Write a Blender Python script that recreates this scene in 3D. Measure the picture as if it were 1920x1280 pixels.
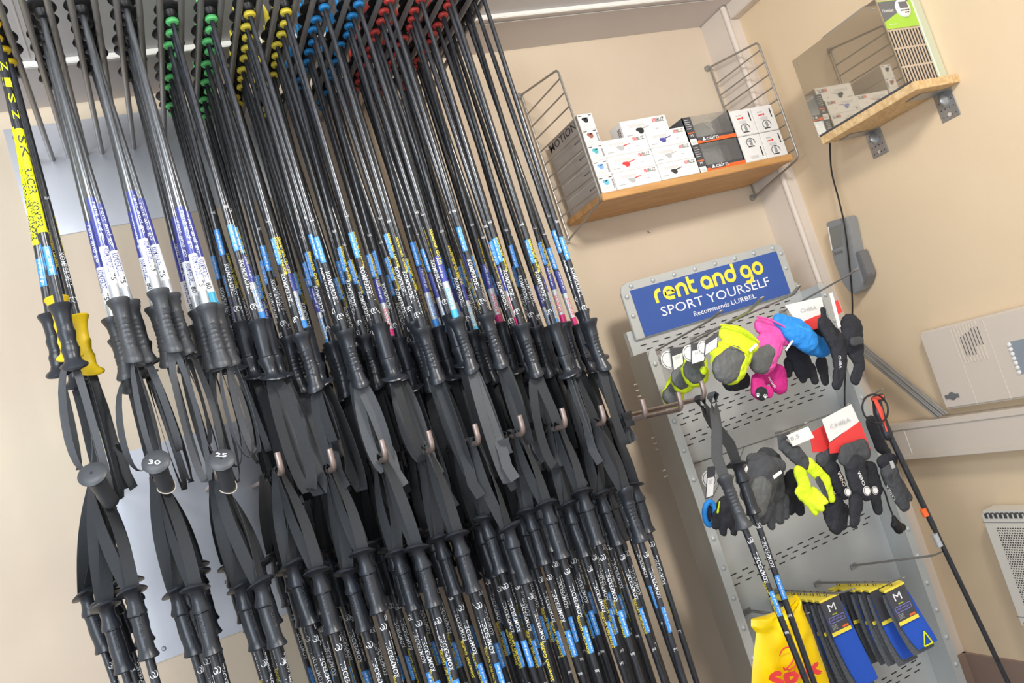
import bpy, bmesh, math, random
from mathutils import Vector, Matrix, Euler, noise
random.seed(7)
PI = math.pi
SC = bpy.context.scene
for o in list(bpy.data.objects): bpy.data.objects.remove(o)
COL = SC.collection

# ------------------------------------------------------------------ camera
F = 1575.0
yaw, pitch, roll = .41579, .08284, -.3101
CAM = Vector((0, 0, 1.5))
fw = Vector((math.sin(yaw)*math.cos(pitch), math.cos(yaw)*math.cos(pitch), math.sin(pitch)))
r0 = Vector((math.cos(yaw), -math.sin(yaw), 0)); u0 = r0.cross(fw)
RT = r0*math.cos(roll)+u0*math.sin(roll); UP = -r0*math.sin(roll)+u0*math.cos(roll)
cd = bpy.data.cameras.new('camera'); cam = bpy.data.objects.new('camera', cd); COL.objects.link(cam)
cd.sensor_width = 36; cd.lens = F/1920*36; cd.clip_start = .02
M = Matrix((RT, UP, -fw)).transposed().to_4x4(); M.translation = CAM; cam.matrix_world = M
SC.camera = cam

# ------------------------------------------------------------------ world, lights, exposure
SC.view_settings.view_transform = 'Standard'; SC.view_settings.look = 'None'
SC.view_settings.gamma = 1; SC.view_settings.use_curve_mapping = False
SC.view_settings.exposure = 0.62
w = bpy.data.worlds.new('world'); SC.world = w; w.use_nodes = True
w.node_tree.nodes['Background'].inputs[0].default_value = (.86, .93, 1, 1)
w.node_tree.nodes['Background'].inputs[1].default_value = .74
def area(name, loc, tgt, sx, sy, power, col):
    l = bpy.data.lights.new(name, 'AREA'); l.shape = 'RECTANGLE'; l.size = sx; l.size_y = sy
    l.energy = power; l.color = col
    o = bpy.data.objects.new(name, l); COL.objects.link(o); o.location = loc
    o.rotation_euler = (Vector(tgt)-Vector(loc)).to_track_quat('-Z', 'Y').to_euler(); return o
area('ceiling_lamp', (1.15, .35, 2.66), (1.3, 2.2, 1.2), .35, .25, 20, (1, .95, .86))
area('ceiling_lamp', (-.5, .5, 2.66), (.2, 2.3, 1.1), 1.2, .25, 15, (.9, .96, 1))
area('left_fill_light', (-1.6, -.9, 1.5), (.6, 2.4, 1.3), 1.6, 1.4, 34, (.85, .93, 1))  # added unseen fill light that brightens the left side, not a real window

# ------------------------------------------------------------------ unprojection onto real planes
def ray(x, y): return RT*((x-960)/F)-UP*((y-640)/F)+fw
def at(x, y, Y): d = ray(x, y); return CAM+d*(Y/d.y)
def atX(x, y, X): d = ray(x, y); return CAM+d*(X/d.x)
def depth(p): return (Vector(p)-CAM).dot(fw)

# ------------------------------------------------------------------ materials
MATS = {}
def mat(name, col, rough=.5, metal=0, coat=0, var=0, scale=20, bump=0, bscale=200, stretch=None, trans=0, alpha=1, col2=None, spec=.5):
    if name in MATS: return MATS[name]
    m = bpy.data.materials.new(name); m.use_nodes = True; nt = m.node_tree; b = nt.nodes['Principled BSDF']
    b.inputs['Base Color'].default_value = (*col, 1); b.inputs['Roughness'].default_value = rough
    b.inputs['Metallic'].default_value = metal; b.inputs['Coat Weight'].default_value = coat
    b.inputs['Transmission Weight'].default_value = trans; b.inputs['Alpha'].default_value = alpha
    b.inputs['Specular IOR Level'].default_value = spec
    tc = nt.nodes.new('ShaderNodeTexCoord'); mp = nt.nodes.new('ShaderNodeMapping')
    nt.links.new(tc.outputs['Object'], mp.inputs[0])
    if stretch: mp.inputs['Scale'].default_value = stretch
    if var or col2:
        n = nt.nodes.new('ShaderNodeTexNoise'); n.inputs['Scale'].default_value = scale; n.inputs['Detail'].default_value = 6
        nt.links.new(mp.outputs[0], n.inputs[0])
        cr = nt.nodes.new('ShaderNodeValToRGB'); cr.color_ramp.elements[0].position = .35; cr.color_ramp.elements[1].position = .65
        c2 = col2 or tuple(min(1, c*(1+var)) for c in col); c1 = col if col2 else tuple(c*(1-var) for c in col)
        cr.color_ramp.elements[0].color = (*c1, 1); cr.color_ramp.elements[1].color = (*c2, 1)
        nt.links.new(n.outputs[0], cr.inputs[0]); nt.links.new(cr.outputs[0], b.inputs['Base Color'])
    if bump:
        n2 = nt.nodes.new('ShaderNodeTexNoise'); n2.inputs['Scale'].default_value = bscale; n2.inputs['Detail'].default_value = 4
        nt.links.new(mp.outputs[0], n2.inputs[0])
        bp = nt.nodes.new('ShaderNodeBump'); bp.inputs['Strength'].default_value = bump; bp.inputs['Distance'].default_value = .002
        nt.links.new(n2.outputs[0], bp.inputs['Height']); nt.links.new(bp.outputs[0], b.inputs['Normal'])
    MATS[name] = m; return m
wallback = mat('wall_back_paint', (.66, .53, .41), .75, var=.05, scale=1.6, bump=.25, bscale=60, col2=(.70, .59, .45))
wallright = mat('wall_right_paint', (.72, .56, .38), .7, var=.04, scale=1.2, bump=.3, bscale=50)
offwhite = mat('off_white_paint', (.68, .60, .53), .5, var=.03, scale=3)
ceilm = mat('ceiling_paint', (.64, .59, .58), .6, var=.03, scale=2)
ceilm2 = mat('ceiling_panel', (.68, .66, .67), .6, var=.03, scale=2)
whitetrim = mat('white_trim', (.8, .78, .74), .4)
brown = mat('brown_skirting', (.27, .19, .15), .6, var=.08, scale=5)
floorm = mat('floor_tile', (.3, .25, .22), .5, var=.1, scale=6)
rubber = mat('black_rubber', (.022, .025, .032), .30, bump=.15, bscale=500)
rubberg = mat('grey_rubber', (.05, .053, .06), .42, bump=.15, bscale=500)
yrubber = mat('yellow_rubber', (.82, .56, .01), .45)
shaftm = mat('black_pole_tube', (.022, .024, .030), .30, coat=.25, var=.5, scale=40, stretch=(8, 8, .6))
shaftg = mat('grey_pole_tube', (.11, .115, .125), .25, metal=.5, coat=.5, var=.25, scale=30, stretch=(8, 8, .5))
strapm = mat('strap_webbing', (.028, .030, .034), .8, bump=.6, bscale=700, stretch=(.3, .3, 2))
strapg = mat('grey_strap_webbing', (.075, .078, .085), .75, bump=.6, bscale=700, stretch=(.3, .3, 2))
plasticb = mat('black_plastic', (.015, .015, .017), .35)
steel = mat('galvanised_steel', (.42, .43, .44), .38, metal=.85, var=.08, scale=15)
rodm = mat('grey_rod', (.33, .315, .30), .4, metal=.6)
hookm = mat('worn_copper_rod', (.42, .33, .30), .38, metal=.75, var=.15, scale=60)
platem = mat('brushed_plate', (.62, .63, .68), .3, metal=.55, var=.08, scale=4)
dispm = mat('display_grey', (.50, .52, .52), .45, metal=.25, var=.04, scale=6)
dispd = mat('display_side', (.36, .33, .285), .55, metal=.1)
signb = mat('sign_blue', (.035, .095, .36), .45, var=.05, scale=4)
yellow = mat('yellow_print', (.92, .74, .07), .5)
white = mat('white_print', (.86, .86, .87), .5)
redp = mat('red_print', (.75, .05, .05), .5)
orangep = mat('orange_print', (.85, .14, .03), .5)
blackp = mat('black_print', (.02, .02, .025), .5)
greyp = mat('grey_print', (.45, .45, .46), .6)
stickb = mat('blue_sticker', (.05, .28, .75), .35, coat=.3)
navyb = mat('navy_band', (.05, .06, .30), .3, coat=.4)
cyanb = mat('cyan_band', (.06, .42, .68), .3, coat=.4)
silverb = mat('silver_band', (.55, .57, .6), .3, metal=.4, var=.1)
pinkb = mat('magenta_band', (.55, .02, .15), .3, coat=.4)
neon = mat('neon_yellow', (.75, .82, .0), .55)
neonf = mat('neon_fabric', (.68, .85, .02), .7, bump=.5, bscale=60)
greent = mat('green_tip', (.15, .72, .22), .45)
bluet = mat('blue_tip', (.02, .25, .62), .45)
redt = mat('red_tip', (.62, .06, .05), .45)
darkt = mat('black_tip', (.03, .03, .035), .45)
wood = mat('shelf_wood', (.50, .25, .08), .45, var=.3, scale=6, stretch=(1, 6, 6), col2=(.62, .34, .13))
chip = mat('particle_board', (.55, .35, .16), .7, scale=70, col2=(.72, .52, .28), bump=.5, bscale=90)
boxw = mat('white_card', (.80, .78, .76), .5, var=.02)
boxg = mat('grey_card', (.42, .38, .36), .6, var=.03)
boxd = mat('dark_card', (.06, .06, .07), .5)
film = mat('clear_plastic', (.75, .77, .77), .08, trans=.85, alpha=.45)
visorm = mat('grey_visor', (.16, .17, .17), .1, trans=.2)
fabp = mat('pink_fabric', (.85, .10, .42), .7, bump=.5, bscale=60)
fabm = mat('magenta_fabric', (.62, .02, .24), .7, bump=.5, bscale=60)
fabb = mat('blue_fabric', (.02, .26, .74), .7, bump=.5, bscale=60)
fabd = mat('dark_grey_fabric', (.055, .058, .065), .75, bump=.5, bscale=90)
palm = mat('grey_leather', (.11, .115, .115), .6, bump=.4, bscale=120)
fabk = mat('black_fabric', (.018, .019, .026), .8, bump=.5, bscale=90)
sockg = mat('sock_grey', (.10, .105, .115), .9, bump=.6, bscale=300, var=.2, scale=200)
sockb = mat('sock_blue', (.02, .09, .50), .9, bump=.6, bscale=300)
bagy = mat('yellow_bag', (.90, .62, .0), .35, bump=.4, bscale=12, spec=.4)
cream = mat('cream_plastic', (.62, .54, .46), .45)
creamh = mat('heater_metal', (.66, .62, .55), .4)
beige = mat('beige_grille', (.52, .42, .32), .5)
lime = mat('lime_label', (.36, .60, .06), .5)
greyl = mat('grey_label', (.14, .145, .15), .5)
tsg = mat('grey_plastic', (.24, .25, .26), .45)
tsd = mat('dark_grey_plastic', (.15, .15, .155), .45)
lcd = mat('screen_grey', (.19, .195, .18), .25)
mirror = mat('smoked_glass', (.50, .45, .37), .03, metal=.85)

# ------------------------------------------------------------------ mesh helpers
class MB:
    def __init__(s): s.v = []; s.f = []
    def quad(s, a, b, c, d):
        n = len(s.v); s.v += [Vector(p) for p in (a, b, c, d)]; s.f.append((n, n+1, n+2, n+3)); return s
    def box(s, x0, x1, y0, y1, z0, z1, m=None):
        n = len(s.v)
        for z in (z0, z1):
            for x, y in ((x0, y0), (x1, y0), (x1, y1), (x0, y1)):
                p = Vector((x, y, z)); s.v.append(m @ p if m else p)
        s.f += [(n+3, n+2, n+1, n), (n+4, n+5, n+6, n+7), (n, n+1, n+5, n+4), (n+1, n+2, n+6, n+5), (n+2, n+3, n+7, n+6), (n+3, n, n+4, n+7)]
        return s
    def loft(s, rings, cap=True, closed=False):
        n0 = len(s.v); k = len(rings[0])
        for r in rings: s.v += [Vector(p) for p in r]
        m = len(rings)
        for i in range(m if closed else m-1):
            a = n0+i*k; b = n0+((i+1) % m)*k
            for j in range(k): s.f.append((a+j, a+(j+1) % k, b+(j+1) % k, b+j))
        if cap and not closed:
            s.f.append(tuple(range(n0+k-1, n0-1, -1))); s.f.append(tuple(range(n0+(m-1)*k, n0+m*k)))
        return s
    def tube(s, pts, r, k=10, cap=True, closed=False):
        pts = [Vector(p) for p in pts]; rings = []; n = len(pts)
        nv = None
        for i, p in enumerate(pts):
            if closed: t = pts[(i+1) % n]-pts[i-1]
            else: t = pts[min(i+1, n-1)]-pts[max(i-1, 0)]
            t.normalize()
            if nv is None: nv = t.orthogonal().normalized()
            nv = (nv-t*nv.dot(t)).normalized(); bn = t.cross(nv)
            rr = r[i] if isinstance(r, (list, tuple)) else r
            rings.append([p+(nv*math.cos(2*PI*j/k)+bn*math.sin(2*PI*j/k))*rr for j in range(k)])
        return s.loft(rings, cap, closed)
    def ribbon(s, pts, wd, w, th=.0011):
        rings = []; n = len(pts); pts = [Vector(p) for p in pts]
        for i, p in enumerate(pts):
            t = (pts[min(i+1, n-1)]-pts[max(i-1, 0)]).normalized(); W = Vector(wd[i]); W = (W-t*W.dot(t)).normalized()
            nn = t.cross(W); h = W*(w/2); q = nn*(th/2)
            rings.append([p+h+q, p-h+q, p-h-q, p+h-q])
        return s.loft(rings)
    def lathe(s, prof, k=20, fn=None):
        rings = []
        for z, r in prof:
            ring = []
            for j in range(k):
                a = 2*PI*j/k; p = Vector((r*math.cos(a), r*math.sin(a), z)); ring.append(fn(p, z) if fn else p)
            rings.append(ring)
        return s.loft(rings)
    def poly(s, pts, thick, nrm):
        n = len(s.v); k = len(pts); nrm = Vector(nrm)*thick
        s.v += [Vector(p) for p in pts]+[Vector(p)+nrm for p in pts]
        s.f += [tuple(range(n, n+k)), tuple(range(n+2*k-1, n+k-1, -1))]
        for j in range(k): s.f.append((n+j, n+k+j, n+k+(j+1) % k, n+(j+1) % k))
        return s
    def mesh(s, name, m, smooth=True, bevel=0):
        me = bpy.data.meshes.new(name); me.from_pydata([tuple(v) for v in s.v], [], s.f)
        bm = bmesh.new(); bm.from_mesh(me)
        if bevel:
            es = [e for e in bm.edges if len(e.link_faces) == 2 and e.calc_face_angle(0) > .6]
            bmesh.ops.bevel(bm, geom=es, offset=bevel, segments=2, affect='EDGES', clamp_overlap=True)
        bmesh.ops.recalc_face_normals(bm, faces=bm.faces)
        for f in bm.faces: f.smooth = smooth
        if smooth:
            for e in bm.edges:
                if len(e.link_faces) == 2 and e.calc_face_angle(0) > .75: e.smooth = False
        bm.to_mesh(me); bm.free(); me.materials.append(m); return me
    def ob(s, name, m, parent=None, smooth=True, bevel=0): return link(name, s.mesh(name, m, smooth, bevel), parent)
def link(name, me, parent=None, mtx=None):
    o = bpy.data.objects.new(name, me); COL.objects.link(o)
    if mtx is not None: o.matrix_basis = mtx
    if parent: o.parent = parent
    return o
def tag(o, label, cat, group=None, kind=None):
    if label: o['label'] = label
    if cat: o['category'] = cat
    if group: o['group'] = group
    if kind: o['kind'] = kind
    return o
def thing(name, loc, label, cat, group=None):
    o = bpy.data.objects.new(name, None); COL.objects.link(o); o.location = loc; o.empty_display_size = .05
    return tag(o, label, cat, group)
def struct(o): o['kind'] = 'structure'; return o
def child(mb, name, m, root, smooth=True, bevel=0):
    """mesh written in world coordinates, re-expressed in its thing's frame"""
    inv = wm(root).inverted(); mb.v = [inv @ v for v in mb.v]; return mb.ob(name, m, root, smooth, bevel)
def wm(o):
    m = o.matrix_basis.copy()
    while o.parent: o = o.parent; m = o.matrix_basis @ m
    return m
def frame(o, x, y):
    x = Vector(x).normalized(); y = Vector(y); y = (y-x*y.dot(x)).normalized(); z = x.cross(y)
    m = Matrix((x, y, z)).transposed().to_4x4(); m.translation = Vector(o); return m
TXT = {}
def textpts(s, bold=0, ext=0):
    bold = 0 if s == 'M' else min(bold, .009); key = (s, bold, ext)
    if key in TXT: return TXT[key]
    c = bpy.data.curves.new('t', 'FONT'); c.body = s; c.offset = bold; c.resolution_u = 2; c.extrude = ext
    o = bpy.data.objects.new('t', c); COL.objects.link(o); bpy.context.view_layer.update()
    me = bpy.data.meshes.new_from_object(o.evaluated_get(bpy.context.evaluated_depsgraph_get()))
    vs = [v.co.copy() for v in me.vertices]; fs = [tuple(p.vertices) for p in me.polygons]
    bpy.data.objects.remove(o); bpy.data.curves.remove(c); bpy.data.meshes.remove(me)
    x0 = min(v.x for v in vs); x1 = max(v.x for v in vs); y0 = min(v.y for v in vs); y1 = max(v.y for v in vs)
    vs = [Vector(((v.x-x0)/(x1-x0), (v.y-y0)/(y1-y0), v.z)) for v in vs]
    TXT[key] = (vs, fs); return TXT[key]
def text(mb, s, m, wdt, hgt, bold=0):
    """text filling a wdt x hgt box whose lower left corner is the origin of frame m"""
    vs, fs = textpts(s, bold); n = len(mb.v)
    mb.v += [m @ Vector((v.x*wdt, v.y*hgt, 0)) for v in vs]; mb.f += [tuple(i+n for i in f) for f in fs]; return mb
def rect(mb, m, x0, y0, x1, y1, z=0): return mb.quad(*[m @ Vector(p) for p in ((x0, y0, z), (x1, y0, z), (x1, y1, z), (x0, y1, z))])
def smoothp(P, n=6):
    out = []
    for i in range(len(P)-1):
        p0, p1, p2, p3 = P[max(0, i-1)], P[i], P[i+1], P[min(len(P)-1, i+2)]
        for k in range(n):
            t_ = k/n; out.append(.5*((2*p1)+(p2-p0)*t_+(2*p0-5*p1+4*p2-p3)*t_*t_+(3*p1-p0-3*p2+p3)*t_**3))
    out.append(P[-1]); return out
def puffy(name, chains, Y, m, parent, flat=.55, vox=.0045, yoff=0):
    """chains of (px, py, radius in px) carried to depth Y: tapered lobes melted into one padded body"""
    mb = MB()
    for ch in chains:
        P = []
        for c in ch:
            yy = Y+(c[3] if len(c) > 3 else 0); p = at(c[0], c[1], yy); P.append((p, c[2]*depth(p)/F))
        if len(P) == 1: P.append((P[0][0]+Vector((.001, 0, .001)), P[0][1]))
        for (a, ra), (b, rb) in zip(P, P[1:]):
            d = (b-a); L = d.length; t = d.normalized(); rings = []
            n1 = Vector((0, 1, 0)); n1 = (n1-t*n1.dot(t)).normalized(); n2 = t.cross(n1)
            for s_, rr in [(-ra*.98, ra*.2), (-ra*.8, ra*.6), (-ra*.45, ra*.89), (0, ra), (L*.5, (ra+rb)/2), (L, rb), (L+rb*.45, rb*.89), (L+rb*.8, rb*.6), (L+rb*.98, rb*.2)]:
                rings.append([a+t*s_+(n1*math.cos(2*PI*j/14)*flat+n2*math.sin(2*PI*j/14))*rr for j in range(14)])
            mb.loft(rings)
    for v in mb.v: v.y += yoff
    o = child(mb, name, m, parent)
    r = o.modifiers.new('melt', 'REMESH'); r.mode = 'VOXEL'; r.voxel_size = vox*.72; r.use_smooth_shade = True
    s = o.modifiers.new('smooth', 'SMOOTH'); s.iterations = 5; s.factor = .6
    if m.name.endswith('fabric') or m.name == 'grey_leather':
        for nm, sz, st in (('fold_texture', .022, .006), ('crease_texture', .009, .0025)):
            tx = bpy.data.textures.get(nm) or bpy.data.textures.new(nm, 'CLOUDS'); tx.noise_scale = sz; tx.noise_depth = 1
            dm = o.modifiers.new(nm, 'DISPLACE'); dm.texture = tx; dm.strength = st; dm.mid_level = .5; dm.texture_coords = 'LOCAL'
    return o
def lerp(a, b, t): return a+(b-a)*t
def interp(xs, ys, x):
    if x <= xs[0]: return ys[0]
    for i in range(len(xs)-1):
        if x <= xs[i+1]: return lerp(ys[i], ys[i+1], (x-xs[i])/(xs[i+1]-xs[i]))
    return ys[-1]
ORD = ['first', 'second', 'third', 'fourth', 'fifth', 'sixth', 'seventh', 'eighth', 'ninth', 'tenth', 'eleventh', 'twelfth', 'thirteenth', 'fourteenth']

# ------------------------------------------------------------------ room shell
D = 2.55; W = 2.389; XN = 2.33
struct(MB().box(-2.2, XN, D, D+.1, 0, 2.9).ob('wall_back', wallback, smooth=False))
struct(MB().box(W, W+.1, -1.2, 2.40, 0, 2.9).ob('wall_right', wallright, smooth=False))
struct(MB().box(XN, W+.1, 2.40, D+.1, 0, 2.745).ob('wall_right_column', offwhite, smooth=False, bevel=.006))
struct(MB().tube([(XN+.006, 2.407, .02), (XN+.006, 2.407, 2.742)], .011, 14).ob('trim_5', offwhite))
struct(MB().box(-2.2, W+.1, 2.315, D+.1, 2.745, 2.85).ob('ceiling', ceilm, smooth=False))
struct(MB().box(-2.2, W+.1, -1.2, 2.315, 2.757, 2.85).ob('ceiling_panels', ceilm2, smooth=False))
struct(MB().box(-2.2, 1.02, 2.306, 2.320, 2.740, 2.757).box(1.02, W, 2.307, 2.318, 2.741, 2.757).box(1.0, W, 2.340, 2.346, 2.742, 2.746).ob('trim_1', whitetrim, smooth=False, bevel=.003))
struct(MB().box(2.345, W, -1.2, 2.398, 2.685, 2.757).ob('trim_2', offwhite, smooth=False, bevel=.003))
struct(MB().box(-2.2, W+.1, -1.2, D+.1, -.1, 0).ob('floor', floorm, smooth=False))
struct(MB().box(W-.012, W, -1.2, 2.40, 0, .19).box(XN-.01, W, 2.388, 2.40, 0, .19).ob('baseboard_right', brown, smooth=False))
struct(MB().box(-2.2, XN, D-.012, D, 0, .19).ob('baseboard_back', brown, smooth=False))
struct(MB().box(-.045, -.042, -1.2, 2.3, 2.7555, 2.7575).ob('trim_4', ceilm, smooth=False))
# cable trunking on the right wall
mb = MB().box(W-.055, W, -1.2, 2.40, .925, 1.05)
t = mb.ob('trim_3', cream, smooth=False, bevel=.006); struct(t)
MB().box(W-.060, W-.054, -1.2, 2.40, 1.030, 1.052).box(W-.060, W-.054, -1.2, 2.40, .922, .940).ob('trunking_lip', cream, t, smooth=False, bevel=.002)
MB().box(W-.0562, W-.0548, 2.262, 2.264, .942, 1.028).ob('cover_joint', whitetrim, t, smooth=False)

# wall plates behind the racks
def plate(x0, x1, z0, z1, label, screws):
    t = thing('metal_plate', (x0, D, z0), label, 'metal plate')
    child(MB().box(x0, x1, D-.004, D-.0005, z0, z1), 'sheet', platem, t, smooth=False, bevel=.001)
    for sx, sz in screws:
        child(MB().tube([(sx, D-.0035, sz), (sx, D-.009, sz)], [.007, .004], 12), 'screw', steel, t)
plate(-.163, .52, 2.362, 2.692, 'large brushed metal plate on the wall behind the upper pole rack', [(-.14, 2.665), (.30, 2.385), (.49, 2.40)])
plate(-.156, .60, 1.16, 1.725, 'tall brushed metal plate on the wall behind the grip-covered hooks', [(-.125, 1.70), (.55, 1.70), (-.12, 1.19)])

# ------------------------------------------------------------------ pole racks
GX = [-.084+.0873*i for i in range(14)]; ZR = 2.585
rack = thing('pole_rack', (.5, 2.5, ZR), 'grey steel rack of paired prongs holding the upper row of ski poles by their baskets', 'rack')
for i, x in enumerate(GX):
    for s in (-1, 1):
        xx = x+s*.0225; y0 = 1.66
        child(MB().tube([(xx, 2.546, ZR), (xx, y0+.01, ZR), (xx, y0-.005, ZR+.006), (xx, y0-.014, ZR+.03)], .0072, 12), 'prong', rodm, rack)
HK = [(-.129, 1.626), (-.017, 1.592), (.092, 1.560), (.213, 1.531), (.317, 1.506), (.429, 1.492), (.535, 1.480), (.643, 1.463), (.754, 1.451), (.863, 1.436), (.964, 1.414), (1.079, 1.396), (1.185, 1.384), (1.262, 1.392)]
YH = 1.80
rack2 = thing('hook_rack', (.5, 2.5, 1.49), 'lower rack of bent rods with upturned ends holding pole straps', 'rack')
for i, (x, z) in enumerate(HK):
    up = .043 if i > 2 else .02
    pts = [(x, 2.546, z), (x, YH+.02, z)]+[(x, YH+.02-.02*math.sin(a), z+.02-.02*math.cos(a)) for a in (.4, .8, 1.2, PI/2)]+[(x, YH-.002, z+up)]
    child(MB().tube(pts, .0066, 14), 'hook', hookm, rack2)

# ------------------------------------------------------------------ ski pole parts (cap at z=0, tip towards +z)
CM = {}
def cached(key, fn):
    if key not in CM: CM[key] = fn()
    return CM[key]
def grip_mesh(kind, m):
    def fn():
        P = {'smooth': [(-.002, .004), (-.001, .016), (.001, .024), (.004, .0290), (.006, .0285), (.008, .0190), (.0115, .0140), (.022, .0130), (.034, .0150), (.044, .0185), (.049, .0182), (.052, .0148), (.065, .0142), (.08, .0156), (.095, .0160), (.108, .0152), (.118, .0158), (.126, .0185), (.131, .0205), (.1335, .019), (.134, .009)],
             'ribbed': [(-.001, .004), (0, .014), (.002, .019), (.006, .0205), (.012, .0185), (.02, .0155)]+[(.028+.0045*i, .0150-(.0016 if i % 2 else 0)+.001*math.sin(i*.5)) for i in range(16)]+[(.104, .0150), (.112, .0158), (.12, .0190), (.127, .0225), (.131, .0225), (.133, .018), (.134, .009)],
             'knob': [(-.001, .004), (0, .018), (.002, .024), (.005, .0262), (.009, .0245), (.014, .017), (.022, .0148), (.032, .0160), (.040, .0175), (.048, .0150), (.056, .0142), (.066, .0160), (.074, .0172), (.082, .0148), (.092, .0150), (.104, .0160), (.114, .0175), (.122, .0215), (.127, .0235), (.1295, .022), (.130, .009)]}[kind]
        def bend(p, z):
            q = Vector((p.x, p.y*1.12, z)); wgt = max(0, 1-z/.02)
            q.z += .42*q.y*wgt                                  # slanted cap
            q.y += .0035*math.sin(z/.134*PI*1.4)-.004*max(0, 1-z/.05)
            return q
        return MB().lathe(P, 22, bend).mesh('grip', m)
    return cached(('grip', kind, m.name), fn)
def shaft_mesh(m, r):
    return cached(('shaft', m.name, r), lambda: MB().tube([(0, 0, 0), (0, 0, .35), (0, 0, .7), (0, 0, 1)], [r, r*.97, r*.85, r*.68], 12).mesh('shaft', m))
def band_mesh(m, r, z0, z1):
    return cached(('band', m.name, r, z0, z1), lambda: MB().tube([(0, 0, z0), (0, 0, z1)], r+.0003, 14).mesh('band', m))
def wrap(mb, s, r, zs, ln, ht, ang=0, bold=.02):
    vs, fs = textpts(s, bold); n = len(mb.v)
    for v in vs:
        a = (v.y-.5)*ht/r+ang; mb.v.append(Vector((r*math.sin(a), -r*math.cos(a), zs+ln-v.x*ln)))
    mb.f += [tuple(i+n for i in f) for f in fs]; return mb
def patch(mb, r, z0, z1, half, ang=0, k=8):
    n = len(mb.v)
    for z in (z0, z1):
        for j in range(k+1):
            a = ang+(-half+2*half*j/k); mb.v.append(Vector((r*math.sin(a), -r*math.cos(a), z)))
    for j in range(k): mb.f.append((n+j, n+j+1, n+k+2+j, n+k+1+j))
    return mb
def txt_mesh(key, s, r, zs, ln, ht, ang, m, bold=.02):
    return cached(('txt', key, s, r, zs, ang, m.name), lambda: wrap(MB(), s, r+.0006, zs, ln, ht, ang, bold).mesh('lettering', m, smooth=False))
def sticker_mesh(r, z0, z1, ang, m=None):
    m = m or stickb
    return cached(('st', r, z0, z1, ang, m.name), lambda: patch(MB(), r+.0004, z0, z1, .85, ang).mesh('sticker', m))
def logo_mesh(r, z):
    def fn():
        mb = MB()
        for s in range(2):
            pts = [Vector(((r+.0006)*math.sin(-.5+s*.7+.55*math.cos(a)), -(r+.0006)*math.cos(-.5+s*.7+.55*math.cos(a)), z+.006*math.sin(a))) for a in [k*PI*1.5/10 for k in range(11)]]
            mb.tube(pts, .0007, 6)
        return mb.mesh('logo', white)
    return cached(('logo', r, z), fn)
def basket_mesh():
    return cached('basket', lambda: MB().lathe([(-.020, .0085), (-.018, .013), (-.002, .015), (.002, .030), (.005, .0325), (.009, .031), (.012, .018), (.022, .0165), (.030, .014), (.031, .006)], 18).mesh('basket', plasticb))
def collar_mesh(m):
    return cached(('collar', m.name), lambda: MB().lathe([(-.031, .008), (-.030, .0125), (-.026, .0148), (-.021, .0135), (-.020, .008)], 16).mesh('collar', m))
def tip_mesh(m):
    return cached(('tip', m.name), lambda: MB().lathe([(.030, .005), (.031, .0105), (.05, .008), (.075, .004), (.088, .0018), (.089, .0006)], 12).mesh('tip', m))
def strap_low(v, tgt):
    """loop of webbing from the cap (origin) to the hook point tgt, both in the pole's frame"""
    rnd = random.Random(v); mb = MB(); tgt = Vector(tgt)
    bow = rnd.uniform(.004, .011); tw = rnd.uniform(1.1, 1.7)
    pts = []; wd = []; n = 12
    for s in (-1, 1):
        seq = range(n+1) if s < 0 else range(n, -1, -1)
        for i in seq:
            t = i/n; x = s*(.004+bow*math.sin(PI*t)) if t < .95 else s*.008
            p = tgt*t; pts.append(p+Vector((x, .002*s+.004*math.sin(3*t+v), 0)))
            a = tw*(1-t)**.7; wd.append(Vector((math.sin(a)*s, math.cos(a), 0)))
        if s < 0: pts.append(tgt+Vector((0, 0, -.009))); wd.append(Vector((0, 1, 0)))
    mb.ribbon(pts, wd, .024)
    return mb.mesh('strap', strapm)
def strap_up(v, L, wd_, m, tail):
    def fn():
        rnd = random.Random(v*3+1); mb = MB(); n = 22
        sp = rnd.uniform(.009, .022); tw = rnd.uniform(-.9, .9); sh = rnd.uniform(-.02, .02)
        pts = []; wd = []
        for i in range(n+1):
            t = i/n; ang = t*2*PI-PI/2
            z = -L*(1-(math.cos(t*2*PI)*.5+.5)) ; x = sp*math.sin((t-.5)*2*PI)*-1*(1-.15*math.cos(t*2*PI)) + sh*math.sin(PI*t)
            yy = .012*math.sin(PI*t*2)*(1 if v % 2 else -1)
            pts.append(Vector((x, yy, z*.99+.002))); a = tw+.9*math.sin(2*PI*t)
            wd.append(Vector((math.sin(a)*.6, math.cos(a), 0)) if wd_ < .017 else Vector((math.cos(a*.6), -.5*math.sin(a)-.25, 0)))
        mb.ribbon(pts, wd, wd_)
        if tail:
            z0 = -L*rnd.uniform(.55, .8); x0 = sp*.8; mb.ribbon([(x0, -.004, z0), (x0+.004, -.012, z0-.03), (x0+.002, -.014, z0-.07), (x0+.012, -.012, z0-.105)], [(1, .15, 0)]*4, wd_*1.05)
            mb.ribbon([(0, -.002, -.005), (x0*.6, -.006, z0*.5), (x0, -.004, z0)], [(1, .2, 0)]*3, wd_*1.05)
        return mb.mesh('strap', m)
    return cached(('su', v, round(L, 3), wd_, m.name, tail), fn)
def buckle_mesh():
    def fn():
        mb = MB().box(-.013, .013, -.004, .004, -.016, .016).box(-.0145, .0145, -.003, .003, -.020, -.016).box(-.0145, .0145, -.003, .003, .012, .017)
        for i in range(5): mb.box(-.010+i*.0042, -.0085+i*.0042, -.0055, -.004, -.004, .012)
        return mb.mesh('buckle', plasticb, smooth=False, bevel=.0007)
    return cached('buckle', fn)

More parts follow.
